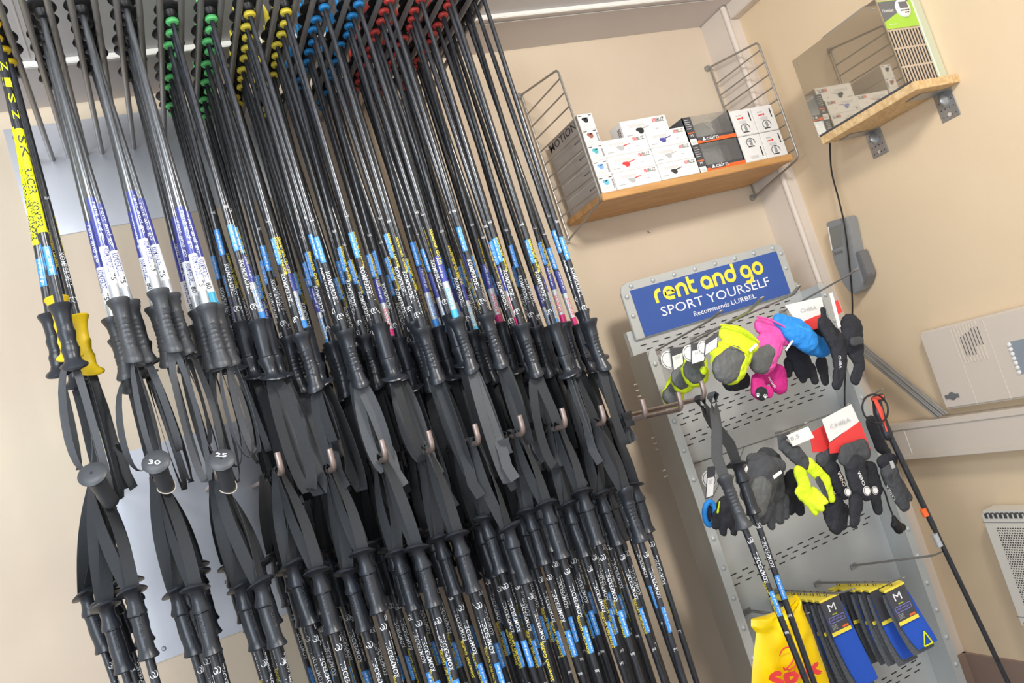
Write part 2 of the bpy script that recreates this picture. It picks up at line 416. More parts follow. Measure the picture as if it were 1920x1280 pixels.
def pole(kind, L, loc, rot, label, group, tipm, gm, gripk, r=.0082, up=True, strapv=0, sl=.22, detail=2, shm=None):
    t = thing('ski_pole', loc, label, 'ski pole', group); t.rotation_euler = rot
    shm = shm or shaftm
    s = link('shaft', shaft_mesh(shm, r), t); s.location.z = .125; s.scale.z = L-.125
    link('grip', grip_mesh(gripk, gm), t)
    if up or detail > 3:
        for nm, me in (('basket', basket_mesh()), ('tip', tip_mesh(tipm))): o = link(nm, me, t); o.location.z = L
        if tipm is not darkt: o = link('collar', collar_mesh(tipm), t); o.location.z = L
    if up:
        kid = kind in ('kid', 'kidc', 'yel')
        st = link('strap', strap_up(strapv, sl, .0145 if kid else .0235, strapg if (kid or strapv % 3 == 0) else strapm, not kid and strapv % 3 != 2), t)
        st.rotation_euler.z = (strapv*1.3) % 1.2-.6
        if strapv % 4 == 1 and not kid and detail > 1: b = link('buckle', buckle_mesh(), st); b.location = (.02, -.006, -sl*.68)
    else:
        pass
    if detail < 1: return t
    if kind == 'kid' or kind == 'kidc':
        link('band', band_mesh(cyanb if kind == 'kidc' else silverb, r, .134, .165), t)
        link('band', band_mesh(white, r, .165, .245), t)
        link('band', band_mesh(navyb, r, .245, .35), t)
        link('lettering', txt_mesh('k', 'KOMPERDELL', r+.0003, .19, .05, .013, .1, navyb, .04), t)
        link('lettering', txt_mesh('k', 'rent and go', r+.0003, .255, .085, .010, .1, white), t)
        link('lettering', txt_mesh('k', random.choice(['75', '80', '75']), r+.0003, .172, .014, .011, .1, blackp, .04), t)
    elif kind == 'yel':
        link('sticker', sticker_mesh(r, .19, .25, 0), t)
        link('lettering', txt_mesh('k', 'rent and go', r+.0002, .193, .054, .009, 0, white), t)
        link('band', band_mesh(neon, r, .28, .50), t)
        for q in range(3): link('lettering', txt_mesh('y', ['KOMPER', 'RACER', 'SKI'][q], r+.0003, .29+q*.07, .055, .015, .3*q-.3, blackp, .05), t)
        for q in range(4): link('lettering', txt_mesh('y2', ['Z', 'S', 'I', 'Z'][q], r+.0001, .52+q*.035, .02, .012, .2, neon, .05), t)
    else:
        if kind in ('bandb', 'bandp', 'bandc'):
            cm = {'bandb': stickb, 'bandp': pinkb, 'bandc': cyanb}[kind]
            link('band', band_mesh(cm, r, .13, .155), t); link('band', band_mesh(silverb, r, .155, .225), t); link('band', band_mesh(navyb, r, .225, .29), t)
            link('lettering', txt_mesh('b', 'SENSOR', r+.0003, .16, .05, .010, .1, cm if kind != 'bandp' else redp, .03), t)
            link('lettering', txt_mesh('b', 'rent and go', r+.0003, .235, .05, .007, .1, white), t)
        else:
            link('logo', logo_mesh(r, .165), t)
            link('lettering', txt_mesh('w', 'KOMPERDELL', r, .195, .078, .0105, -.05, white, .05), t)
        zb = .295
        if strapv % 5 != 4:
            link('sticker', sticker_mesh(r, zb, zb+.062, -.35), t)
            link('lettering', txt_mesh('s', 'rent and go', r+.0002, zb+.004, .054, .0065, -.35, white, .03), t)
        if strapv % 4 != 2: link('lettering', txt_mesh('g', 'Skiverleih Golflift', r, .268, .090, .0085, .95, yellow, .035), t)
        if detail > 1: link('lettering', txt_mesh('n', random.choice(['100', '105', '110']), r, .395, .007, .011, 0, white, .02), t)
    return t

# ---- upper row, hung by the baskets, straps dangling
CAPZ = [1.862, 1.835, 1.835, 1.80, 1.745, 1.70, 1.672, 1.652, 1.64, 1.63, 1.612, 1.59, 1.565, 1.555]
tips = [(yrubber, 'yellow'), (darkt, 'black'), (darkt, 'black'), (darkt, 'black'), (greent, 'green'), (greent, 'green'), (yellow, 'yellow'), (yellow, 'yellow'), (bluet, 'blue'), (bluet, 'blue'), (redt, 'red'), (redt, 'red'), (redt, 'red'), (darkt, 'black')]
for i, x in enumerate(GX):
    yf = 1.82 if i < 4 else 1.87; topstep = .048; n = [6, 7, 6, 7, 10, 11, 11, 12, 12, 13, 13, 13, 12, 9][i]
    for k in range(n):
        y = yf+k*(.052 if i < 9 else .047)+random.uniform(-.006, .006)
        kind = 'std'
        if i == 0: kind = 'yel' if k < 3 else 'std'
        elif i in (1, 2): kind = 'kid'
        elif i == 3: kind = 'kidc' if k % 2 else 'kid'
        elif k > 0 and random.random() < .28: kind = random.choice(['bandb', 'bandb', 'bandp', 'bandc'])
        if i == 9 and k == 0: kind = 'bandc'
        tm, tn = tips[i]
        zc = CAPZ[i]+random.uniform(-.022, .018)+(.0 if k else .0); topx = x+random.uniform(-.007, .007)
        bx = topx+[-.008, .012, -.026, .026][k % 4]+random.uniform(-.006, .006)+(.02 if i < 1 and k < 1 else 0)-(.03 if i == 0 else 0)
        Lp = ZR+.018-zc; lean = math.atan2(topx-bx, Lp)
        gk = 'knob' if i == 0 else random.choice(['ribbed', 'ribbed', 'smooth'])
        gm = yrubber if (i == 0 and k in (1, 3)) else (rubberg if i in (1, 2, 3) else rubber)
        rz = -math.atan2(bx, y)*.8+random.uniform(-.5, .5)
        desc = {'yel': 'black and neon yellow', 'kid': 'grey child-size', 'kidc': 'grey and cyan child-size', 'std': 'black', 'bandb': 'black with blue band', 'bandp': 'black with magenta band', 'bandc': 'black with cyan band'}[kind]
        lb = f'{desc} ski pole, {tn} tip, {ORD[k]} from front in {ORD[i]} upper slot'
        t = pole(kind, Lp, (bx, y, zc), (0, 0, 0), lb, 'ski poles hanging tip up in the upper rack', tm, gm, gk, r=.0088 if i < 4 else .0080, up=True,
                 strapv=(i*5+k*7) % 12, sl=random.choice([.2, .23, .26, .28]) if i < 12 else .2, detail=2 if k < 4 else 1, shm=shaftg if i in (1, 2, 3) else None)
        t.rotation_euler = (Matrix.Rotation(lean, 3, 'Y') @ Matrix.Rotation(rz, 3, 'Z')).to_euler()

# ---- lower row, hung by the straps, tips down
for j, (x, z) in enumerate(HK[:12]):
    n = [7, 7, 8, 11, 12, 12, 12, 12, 13, 13, 12, 9][j]
    y0 = 1.99 if j == 11 else (1.85 if j > 2 else 1.83)
    for k in range(n):
        y = y0+k*(.056 if j < 3 else .048)+random.uniform(-.006, .006); sl = lerp(.215, .165, j/10)+random.uniform(-.012, .03)
        bx = x+[.014, -.018, .030, -.004][k % 4]+random.uniform(-.008, .008)
        zc = z+.005-sl; L = 1.06
        if j == 0: bx -= .013*k; sl = min(sl, .235)
        lean = math.atan2(x-bx, sl)*.15
        rz = -math.atan2(bx, y)*.8+random.uniform(-.55, .55)
        lb = f'black ski pole, handle up, {ORD[k]} from front on {ORD[j]} lower hook from left'
        t = pole('low', L, (bx, y, zc), (0, 0, 0), lb, 'ski poles hanging by their straps from the lower hooks', darkt, rubber, random.choice(['smooth', 'smooth', 'smooth', 'ribbed']) if j > 8 else 'smooth',
                 up=False, strapv=(j*3+k*5) % 12, sl=round(math.hypot(sl, x-bx), 2), detail=2 if k < 6 else 1)
        t.rotation_euler = (Matrix.Rotation(-lean, 3, 'Y') @ Matrix.Rotation(PI+rz, 3, 'Z') @ Matrix.Rotation(PI, 3, 'X')).to_euler()
        hp_ = Vector((x, y0+(y-y0)*(.45 if j < 3 else .75), z+.008)); loc_ = wm(t).inverted() @ hp_
        link('strap', strap_low(j*11+k, loc_), t)
        if k < 6 and t.children:
            vs, fs = textpts('KOMPERDELL', .02)
            link('embossed_lettering', cached('emb', lambda: wrap(MB(), 'KOMPERDELL', .0178, .045, .07, .008, 0, .02).mesh('emb', rubberg)), t)

# grips pushed over the three left hook ends
for j, (a, b, num) in enumerate([((172, 887), (207, 940), ''), ((292, 864), (313, 914), '30'), ((415, 860), (428, 915), '25')]):
    p0 = at(a[0], a[1], YH-.055); p1 = at(b[0], b[1], YH+.03); d = (p1-p0).normalized()
    nm = ['plain round cap', 'cap marked 30', 'cap marked 25'][j]
    t = thing('hook_grip', p0, f'black rubber pole grip with {nm} pushed over a lower hook end', 'grip', 'rubber grips covering the left hooks')
    q = d.to_track_quat('Z', 'Y'); t.rotation_euler = q.to_euler()
    L = (p1-p0).length
    MB().lathe([(-.002, .003), (-.0015, .012), (0, .023), (.003, .0265), (.007, .025), (.012, .018), (.02, .0155), (.035, .0165), (L*.62, .0150), (L*.7, .0165), (L*.9, .0155), (L, .0165), (L+.006, .012)], 22).ob('grip', rubberg, t)
    MB().tube([(0, 0, -.0022), (0, 0, -.0026)], .003, 10).ob('screw_hole', blackp, t)
    if num:
        mb = text(MB(), num, wm(t) .inverted() @ frame(p0-RT*.012+UP*(-.012 if num == '30' else .004), RT, UP), .022, .0125, .03)
        for v in mb.v: v.z = -.0030
        mb.ob('marked_number', white, t, smooth=False)
        mb = MB(); m2 = L*.95
        mb.tube([(.0172*math.cos(a), .0172*math.sin(a), m2+.003*math.sin(2*a)) for a in [k*2*PI/16 for k in range(16)]], .0013, 6, closed=True)
        mb.ob('cord', cream, t)

# two poles hung on the last hook, in front of the glove display
for q, (px, py, ex, ey, yy, lab) in enumerate([(1357, 893, 1517, 1290, 1.77, 'black ski pole with ribbed handle hanging in front of the glove display, nearer one'), (1381, 868, 1530, 1290, 1.83, 'black ski pole with smooth handle hanging in front of the glove display, farther one')]):
    p0 = at(px, py, yy); p1 = at(ex, ey, yy-.02); d = (p1-p0).normalized()
    t = pole('low', 1.0, p0, (0, 0, 0), lab, 'two ski poles on the last lower hook', darkt, rubberg if q == 0 else rubber, 'ribbed' if q == 0 else 'smooth', up=False, strapv=1+q, sl=.05, detail=2)
    for c in list(t.children):
        if c.name.startswith('strap'): bpy.data.objects.remove(c)
    base = d.to_track_quat('Z', 'Y').to_matrix()
    best = 0; bv = 9
    for k in range(36):
        v = (base @ Matrix.Rotation(k*PI/18, 3, 'Z')) @ Vector((0, -1, 0)); sc_ = v.dot((p0-CAM).normalized())
        if sc_ < bv: bv = sc_; best = k*PI/18
    t.rotation_euler = (base @ Matrix.Rotation(best+.2*q, 3, 'Z')).to_euler()
    hx, hz = HK[13]
    path = [p0+Vector((0, 0, .002)), p0+Vector((-.003, .0, .05)), p0.lerp(Vector((hx, yy, hz)), .6)+Vector((-.003, 0, 0)), Vector((hx-.009, yy, hz)), Vector((hx, yy, hz+.009)), Vector((hx+.009, yy, hz)), p0.lerp(Vector((hx, yy, hz)), .6)+Vector((.008, .01, 0)), p0+Vector((.006, .006, .05)), p0+Vector((.002, 0, .002))]
    P = []
    for a, b in zip(path, path[1:]): P += [a.lerp(b, s/4) for s in range(4)]
    P.append(path[-1]); wds = []
    for i, p in enumerate(P):
        u = min(1, max(0, (p.z-p0.z)/(hz-p0.z))); a = 1.5*(1-u**6); wds.append(Vector((math.sin(a), math.cos(a), 0)))
    child(MB().ribbon(P, wds, .030), 'strap', strapg if q == 0 else strapm, t)

# ------------------------------------------------------------------ wire shelf unit
YF = 2.26
lad = []
sh = thing('wall_shelf', (1.86, 2.45, 2.07), 'oak wall shelf board with wire ladder brackets at both ends', 'shelf')
child(MB().box(1.462, 2.285, 2.275, 2.538, 2.066, 2.090), 'board', wood, sh, smooth=False, bevel=.002)
for s, xx in enumerate((1.446, 2.298)):
    zb, zt = 2.02, 2.567; yb = 2.536
    c = lambda p, q, r, n=5: [((1-t)**2)*Vector(p)+2*t*(1-t)*Vector(q)+t*t*Vector(r) for t in [i/n for i in range(n+1)]]
    pts = [(xx, yb, zb), (xx, yb, zt-.03)]+c((xx, yb, zt-.012), (xx, yb, zt), (xx, yb-.012, zt-.002))+[(xx, YF+.03, 2.523)]+c((xx, YF+.02, 2.521), (xx, YF, 2.519), (xx, YF, 2.50))+[(xx, YF, 2.11)]+c((xx, YF, 2.09), (xx, YF, 2.066), (xx, YF+.018, 2.062))+[(xx, yb, zb)]
    lb = child(MB().tube(pts, .0038, 8), 'ladder_bracket', rodm, sh)
    for k in range(9):
        z = 2.488-k*.0485
        m_ = MB().tube([(xx, yb, z+.006), (xx, YF, z)], .0028, 8); inv = wm(sh).inverted(); m_.v = [inv @ v for v in m_.v]; m_.ob('rung', rodm, lb)
    for z in (zt, zb): child(MB().tube([(xx-.006, D-.001, z), (xx-.006, D-.014, z)], [.013, .010], 14), 'wall_screw', steel, sh)

def glasses(mb, m, w_, h_):
    """small wrap-around glasses picture in frame m"""
    pl = [(0, .75), (.1, 1), (.42, .95), (.5, .8), (.52, .35), (.40, .02), (.22, .05), (.12, .45), (.03, .55)]
    n = len(mb.v); mb.v += [m @ Vector((x*w_, y*h_, 0)) for x, y in pl]; mb.f.append(tuple(range(n, n+len(pl))))
def arm(mb, m, w_, h_):
    pl = [(.5, .95), (1, 1.15), (1, 1.05), (.52, .72)]
    n = len(mb.v); mb.v += [m @ Vector((x*w_, y*h_, 0)) for x, y in pl]; mb.f.append(tuple(range(n, n+len(pl))))
def bliz(name, x0, x1, y0, y1, z0, z1, label, lensm, armm, group):
    t = thing(name, ((x0+x1)/2, (y0+y1)/2, z0), label, 'box', group)
    child(MB().box(x0, x1, y0, y1, z0, z1), 'carton', boxw, t, smooth=False, bevel=.0012)
    wd, h = x1-x0, z1-z0; m = frame((x0, y0-.0006, z0), (1, 0, 0), (0, 0, 1)); T = lambda x, y: m @ Matrix.Translation((x*wd, y*h, 0))
    child(text(MB(), 'BLIZ', T(.78, .70), wd*.17, h*.2, .04), 'brand_lettering', blackp, t, smooth=False)
    mb = MB()
    for q in range(3): rect(mb, T(.69+q*.03, .70), 0, 0, wd*.018, h*.2)
    child(mb, 'brand_mark', redp, t, smooth=False)
    mb = MB(); glasses(mb, T(.28, .22), wd*.32, h*.33); child(mb, 'picture', lensm, t, smooth=False)
    mb = MB(); arm(mb, T(.28, .22), wd*.32, h*.33); child(mb, 'picture_arm', armm, t, smooth=False)
    mb = MB()
    for q in range(4): rect(mb, T(.12+.02*(q % 2), .74-q*.045), 0, 0, wd*.38, h*.012)
    rect(mb, T(.06, .2), 0, 0, wd*.14, h*.05); rect(mb, T(.7, .34), 0, 0, wd*.07, h*.04)
    child(mb, 'small_print', greyp, t, smooth=False)
    mb = MB()
    for q in range(7): rect(mb, frame((x0-.0006, y0+.03, z0+h*.25+q*h*.07), (0, -1, 0), (0, 0, 1)), 0, 0, .02, h*.035)
    child(mb, 'barcode', blackp, t, smooth=False)
    return t
ZS = 2.0905; BH = .0575
lens = [blackp, mat('rust_print', (.35, .12, .08)), mat('teal_print', (.10, .45, .50)), mat('azure_print', (.2, .4, .75)), mat('sky_print', (.15, .5, .65))]
for k in range(5):     # end-on stack at the left; k = 0 is at the bottom
    z0 = ZS+k*(BH-.003); x0, x1, y0, y1 = 1.470, 1.527, YF+.016, 2.515; z1 = z0+BH-.0035
    pos = ['bottom', 'second from the bottom', 'middle', 'second from the top', 'top'][k]
    t = thing('eyewear_box', ((x0+x1)/2, y0, z0), f'white eyewear box end-on beside left wire bracket, {pos} of its stack', 'box', 'end-on eyewear boxes')
    child(MB().box(x0, x1, y0, y1, z0, z1), 'carton', boxw, t, smooth=False, bevel=.0012)
    child(MB().box(x0-.0006, x0, y0+.002, y1-.002, z0+.002, z1-.002), 'side_print', boxg, t, smooth=False)
    ms = frame((x0-.0012, y1-.01, z0), (0, -1, 0), (0, 0, 1)); L = y1-y0
    if k == 4: child(text(MB(), 'MOTION', ms @ Matrix.Translation((0, .018, 0)), L*.86, .026, .02), 'title_lettering', blackp, t, smooth=False)
    else: child(text(MB(), 'MOTION', ms @ Matrix.Translation((L*.68, .03, 0)), L*.16, .006, .02), 'title_lettering', blackp, t, smooth=False)
    mf = frame((x0, y0-.0006, z0), (1, 0, 0), (0, 0, 1)); wd = x1-x0; h = z1-z0
    mb = MB(); glasses(mb, mf @ Matrix.Translation((wd*.22, h*.42, 0)), wd*.8, h*.36); arm(mb, mf @ Matrix.Translation((wd*.2, h*.42, 0)), wd*.45, h*.3); child(mb, 'picture', lens[4-k], t, smooth=False)
    mb = MB(); rect(mb, mf, wd*.06, h*.86, wd*.3, h*.91); rect(mb, mf, wd*.7, h*.86, wd*.92, h*.91)
    if k < 4:
        for q in range(8): rect(mb, mf, wd*.84, h*(.2+q*.07), wd*.95, h*(.2+q*.07+.035))
    child(mb, 'print', blackp, t, smooth=False)
    mb = MB()
    for q in range(4): rect(mb, mf, wd*.15, h*(.30-q*.05), wd*.7, h*(.31-q*.05))
    child(mb, 'small_print', greyp, t, smooth=False)
rows = ['bottom', 'middle', 'top']
for k in range(3):
    z0 = ZS+k*BH
    bliz('sunglasses_box', 1.5295, 1.706, YF+.016+.002*k, 2.34, z0, z0+BH-.0012, f'white sunglasses box showing red-armed glasses, left column, {rows[k]} row', greyp if k != 1 else redp, redp, 'white sunglasses boxes')
    bliz('sunglasses_box', 1.7075, 1.868, YF+.014+.002*k, 2.34, z0, z0+BH-.0012, f'white sunglasses box with dark glasses picture, right column, {rows[k]} row', [blackp, greyp, navyb][k], [blackp, greyp, navyb][k], 'white sunglasses boxes')
bliz('sunglasses_box', 1.655, 1.845, 2.325, 2.40, ZS+3*BH+.0, ZS+4*BH+.012, 'single white sunglasses box lying on top of the other sunglasses boxes', blackp, greyp, 'white sunglasses boxes')
struct_w = 0
# visor boxes with clear windows
for k in range(2):
    x0, x1, y0, y1 = 1.872, 2.076, YF+.02, 2.50; z0 = ZS+k*.102; z1 = z0+.1; h = z1-z0; wd = x1-x0
    t = thing('visor_box', ((x0+x1)/2, y0, z0), ['dark window box holding a clear visor, lower of the pair with orange trim', 'dark window box holding a grey rounded visor, upper of the pair with orange trim'][k], 'box', 'visor boxes')
    mb = MB().box(x0, x1, y0, y1, z0, z0+.003).box(x0, x0+.003, y0, y1, z0, z1).box(x1-.003, x1, y0, y1, z0, z1).box(x0, x1, y1-.003, y1, z0, z1)
    mb.box(x0, x0+.036, y0-.0, y0+.003, z0, z1).box(x1-.006, x1, y0, y0+.003, z0, z1).box(x0, x1, y0, y0+.003, z0, z0+h*.22)
    child(mb, 'carton', boxd, t, smooth=False)
    child(MB().box(x0+.01, x1-.01, y0+.09, y0+.093, z0+.02, z1-.006), 'lining', boxg, t, smooth=False)
    child(MB().box(x0+.036, x1-.006, y0+.0005, y0+.001, z0+h*.22, z1).box(x0+.036, x1-.006, y0+.001, y1-.004, z1-.0012, z1-.0006), 'window', film, t, smooth=False)
    mf = frame((x0, y0-.0006, z0), (1, 0, 0), (0, 0, 1))
    mb = MB(); n = 0
    pl = [(.12, .0), (1, 0), (1, .13), (.62, .13), (.55, .05), (.28, .05), (.22, .11), (.12, .11)]
    mb.v += [mf @ Vector((x*wd, y*h, 0)) for x, y in pl]; mb.f.append(tuple(range(len(pl)))); rect(mb, mf, wd*.02, h*.40, wd*.16, h*.44)
    child(mb, 'orange_trim', orangep, t, smooth=False)
    mb = text(MB(), 'cairn', mf @ Matrix.Translation((wd*.36, h*.08, .0004)), wd*.26, h*.13, .01)
    n = len(mb.v); mb.v += [mf @ Vector((x*wd, y*h, .0004)) for x, y in ((.27, .08), (.345, .08), (.31, .21))]; mb.f.append((n, n+1, n+2))
    text(mb, 'M', mf @ Matrix.Translation((wd*.06, h*.28, .0004)), wd*.05, h*.09, .01)
    child(mb, 'brand_lettering', white, t, smooth=False)
    mb = rect(MB(), mf, wd*.01, -h*.02, wd*.15, h*.2, .0008); child(mb, 'price_sticker', boxw, t, smooth=False)
    mb = MB()
    for q in range(5): rect(mb, mf, wd*(.045+q*.018), h*.03, wd*(.045+q*.018+.009), h*.10, .0012)
    child(mb, 'barcode', greyp, t, smooth=False)
    mb = MB()
    for q in range(5): rect(mb, mf, wd*.03, h*(.56+q*.08), wd*(.12+.02*(q % 2)), h*(.59+q*.08), .0003)
    child(mb, 'small_print', greyp, t, smooth=False)
    # visor
    rings = []
    for i in range(9):
        v = i/8; zz = lerp(z0+.024, z0+(.078 if k else .085), v); hw = (.062-.035*v*v) if k else .060
        rings.append([Vector((x0+.095+hw*math.cos(a), y0+.055-.045*math.sin(a)+.012*v, zz)) for a in [PI*j/16 for j in range(17)]]+[Vector((x0+.095+(hw-.002)*math.cos(a), y0+.055-.043*math.sin(a)+.012*v, zz)) for a in [PI*j/16 for j in range(16, -1, -1)]])
    child(MB().loft(rings), 'visor', visorm if k else film, t)
# four white rounded cartons
for c in range(2):
    for k in range(2):
        x0 = 2.081+c*.099; x1 = x0+.096; z0 = ZS+k*.099; z1 = z0+.097; y0 = YF+.02; y1 = 2.42
        t = thing('goggle_carton', ((x0+x1)/2, y0, z0), f'white square goggle carton with strap picture, {["lower", "upper"][k]} {["left", "right"][c]} of the four at the right end', 'box', 'white goggle cartons')
        rings = []
        for yy, ins in ((y0, .0), (y0+.01, -.001), (y1, 0)):
            rings.append([Vector((x, yy, z)) for x, z in [(x0, z0), ((x0+x1)/2, z0-ins), (x1, z0), (x1+ins*.2, (z0+z1)/2), (x1, z1), ((x0+x1)/2, z1+ins), (x0, z1), (x0, (z0+z1)/2)]])
        child(MB().loft(rings), 'carton', boxw, t, smooth=False, bevel=.002)
        mf = frame((x0, y0-.0008, z0), (1, 0, 0), (0, 0, 1)); h = .097; low = (c == 0 and k == 0); oy = .45 if low else 0
        mb = MB(); cx, cy = .046, h*(.27+oy)
        for rr in (1.0,):
            pts = [mf @ Vector((cx+.019*math.cos(a), cy+.016*math.sin(a), 0)) for a in [q*PI/10-.3 for q in range(14)]]
            mb.tube(pts, .0012, 5)
        for q in range(3): rect(mb, mf, cx-.004+q*.004, cy-.010, cx-.002+q*.004, cy+.012)
        rect(mb, mf, cx-.016, cy-.016, cx+.012, cy-.012); rect(mb, mf, .078, .05, .083, .085) if not low else rect(mb, mf, .078, .015, .083, .05)
        child(mb, 'picture', blackp, t, smooth=False)
        if not low:
            mb = rect(MB(), mf, .022, h*.64, .040, h*.68); pts = [mf @ Vector((.046+.0045*math.cos(a), h*.67+.0045*math.sin(a), 0)) for a in [q*PI/6 for q in range(12)]]; n = len(mb.v); mb.v += pts; mb.f.append(tuple(range(n, n+12)))
            child(mb, 'red_dot', redp, t, smooth=False)
        mb = MB()
        for q in range(5): rect(mb, mf, .025, h*(.56-q*.025-(.35 if low else 0)), .06, h*(.567-q*.025-(.35 if low else 0)))
        rect(mb, mf, .020, h*.76, .044, h*.79)
        child(mb, 'small_print', greyp, t, smooth=False)

tag(MB().tube([(1.78, D-.001, 1.985), (1.78, D-.012, 1.985)], [.0035, .005], 10).ob('wall_screw', steel), 'small bare screw in the wall below the wooden shelf', 'screw')

# ------------------------------------------------------------------ retail display
PY = 2.34; DF = 2.25; XL = 1.423; XR = 2.175
disp = thing('display_stand', (1.8, PY, .05), 'grey perforated metal display stand with riveted side flanges', 'display stand')
child(MB().box(XL+.0045, XR-.0045, PY, PY+.02, .05, 1.64), 'back_panel', dispm, disp, smooth=False)
for s, (xa, xb) in enumerate(((XL, XL+.004), (XR-.004, XR))):
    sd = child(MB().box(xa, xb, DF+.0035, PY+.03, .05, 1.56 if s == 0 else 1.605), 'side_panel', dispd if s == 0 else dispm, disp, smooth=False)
for s, (xa, xb) in enumerate(((XL-.003, XL+.030), (XR-.004, XR+.030))):
    zt = 1.565 if s == 0 else 1.615; pts = [Vector((xa, DF, .05)), Vector((xb, DF, .05)), Vector((xb, DF, zt-.03)), Vector((xb-.012, DF, zt-.006)), Vector((xa+.012, DF, zt)), Vector((xa, DF, zt-.004))]
    if s == 0: pts = [Vector((xa, DF, .05)), Vector((xb, DF, .05)), Vector((xb, DF, zt-.004)), Vector((xb-.010, DF, zt)), Vector((xa+.01, DF, zt-.01)), Vector((xa, DF, zt-.03))]
    child(MB().poly(pts, .003, (0, 1, 0)), 'flange', dispm, disp, smooth=False)
    for q in range(16):
        z = zt-.05-q*.094
        if z < .1: break
        xm = (xa+xb)/2; child(MB().lathe([(0, .0085), (.003, .0080), (.0055, .005), (.0062, .001)], 12, lambda p, zz: Vector((xm+p.x, DF-p.z, z+p.y))), 'rivet', dispm, disp)
# slots in groups of three rows
mb = MB()
for g, z0 in enumerate((1.585, 1.335, 1.265, .80, .28)):
    for r_ in range(3):
        z = z0-r_*.0165; x = XL+.04+(r_ % 2)*.018
        while x < XR-.05:
            mb.box(x, x+.024, PY-.0008, PY+.001, z-.0018, z+.0018); x += .048
child(mb, 'slots', blackp, disp, smooth=False)['kind'] = 'stuff'
for z in (1.9, ): pass
mb = MB()
for z in (1.47, 1.45, 1.43, 1.29, 1.27, 1.25, 1.18, 1.16): mb.box(XL-.012, XL, PY+.028, PY+.030, z, z+.003)
child(mb, 'wall_tabs', cream, disp, smooth=False)
# sign
sx0, sx1, sz0, sz1 = 1.448, 2.150, 1.606, 1.795; sy = PY-.012
sg = thing('shop_sign', (1.8, sy, 1.6), 'blue sign with yellow and white lettering in a riveted silver frame', 'sign')
ins = .03
outer = [(sx0, sz0), (sx1, sz0), (sx1, sz1-.03), (sx1-.008, sz1-.010), (sx1-.03, sz1), (sx0+.03, sz1), (sx0+.008, sz1-.010), (sx0, sz1-.03)]
child(MB().poly([Vector((x, sy, z)) for x, z in outer], .010, (0, 1, 0)), 'frame', dispm, sg, smooth=False, bevel=.0015)
bx0, bx1, bz0, bz1 = sx0+.035, sx1-.035, sz0+.002, sz1-.028
child(MB().box(bx0, bx1, sy-.0015, sy, bz0, bz1), 'panel', signb, sg, smooth=False)
mf = frame((bx0, sy-.0022, bz0), (1, 0, 0), (0, 0, 1)); wd = bx1-bx0; h = bz1-bz0
T = lambda x, y: mf @ Matrix.Translation((x*wd, y*h, 0))
def arc(cx, cy, r, a0, a1, n=14): return [(cx+r*math.cos(lerp(a0, a1, k/n)), cy+r*math.sin(lerp(a0, a1, k/n))) for k in range(n+1)]
R_ = .5-.11
GL = {'r': (.62, [[(.11, 0), (.11, .55)], [(.11, .5)]+arc(.5, .5, R_, PI, PI*.5, 8)+[(.62, .89)]]),
      'e': (1.0, [[(.14, .5), (.86, .5)]+arc(.5, .5, R_, 0, PI*1.5, 22)+[(.86, .11)]]),
      'n': (.92, [[(.11, 0), (.11, .89)], [(.11, .5)]+arc(.46, .54, .35, PI, 0, 14)+[(.81, 0)]]),
      't': (.66, [[(.13, 1.30), (.13, .45)]+arc(.13+.34, .45, .34, PI, PI*1.5, 8)+[(.64, .11)], [(.11, .86), (.62, .86)]]),
      'a': (1.0, [arc(.5, .5, R_, 0, 2*PI, 24), [(.89, .5), (.89, 0)]]),
      'd': (1.0, [arc(.5, .5, R_, 0, 2*PI, 24), [(.89, .5), (.89, 1.38)]]),
      'g': (1.0, [arc(.5, .5, R_, 0, 2*PI, 24), [(.89, .5), (.89, -.02)]+arc(.56, -.02, .33, 0, -PI*.5, 8)+[(.25, -.35)]]),
      'o': (1.0, [arc(.5, .5, R_, 0, 2*PI, 24)])}
x_ = 0; words = []
for word in ('rent', 'and', 'go'):
    st = []
    for c_ in word:
        adv, sts = GL[c_]; st += [[(x_+px_, py_) for px_, py_ in q] for q in sts]; x_ += adv+.14
    words.append((word, st)); x_ += .34
tw_ = x_-.48; kx = wd*.74/tw_; ky = h*.285
for word, st in words:
    mb = MB()
    for si, q in enumerate(st):
        loop = len(q) == 25 and (Vector(q[0])-Vector(q[-1])).length < 1e-4
        Q = [Vector((a*kx, b*ky, 0)) for a, b in q]; n = len(Q); L_ = []; Rr = []
        for i in range(n):
            d = (Q[1]-Q[-2]) if loop and i in (0, n-1) else (Q[min(n-1, i+1)]-Q[max(0, i-1)])
            nn = Vector((-d.y, d.x, 0)).normalized()*.0062; zz = Vector((0, 0, .0003+.0002*si))
            L_.append(T(.13, .60) @ (Q[i]+nn+zz)); Rr.append(T(.13, .60) @ (Q[i]-nn+zz))
        for i in range(n-1): mb.quad(Rr[i], Rr[i+1], L_[i+1], L_[i])
    child(mb, 'yellow_lettering', yellow, sg, smooth=False)
mb = text(MB(), 'SPORT YOURSELF', T(.14, .30), wd*.74, h*.20, .0); text(mb, 'Recommends', T(.33, .115), wd*.24, h*.105, .004); text(mb, 'LURBEL', T(.585, .12), wd*.175, h*.10, .05)
child(mb, 'white_lettering', white, sg, smooth=False)
def rivet(x, z, root):
    child(MB().lathe([(0, .0085), (.003, .0080), (.0055, .005), (.0062, .001)], 12, lambda p, zz: Vector((x+p.x, sy-p.z, z+p.y))), 'rivet', dispm, root)
for q in range(8): rivet(sx0+.045+q*(sx1-sx0-.09)/7, sz1-.014, sg)
for z in (1.75, 1.685): rivet(sx0+.017, z, sg)
for z in (1.755, 1.70): rivet(sx1-.017, z, sg)

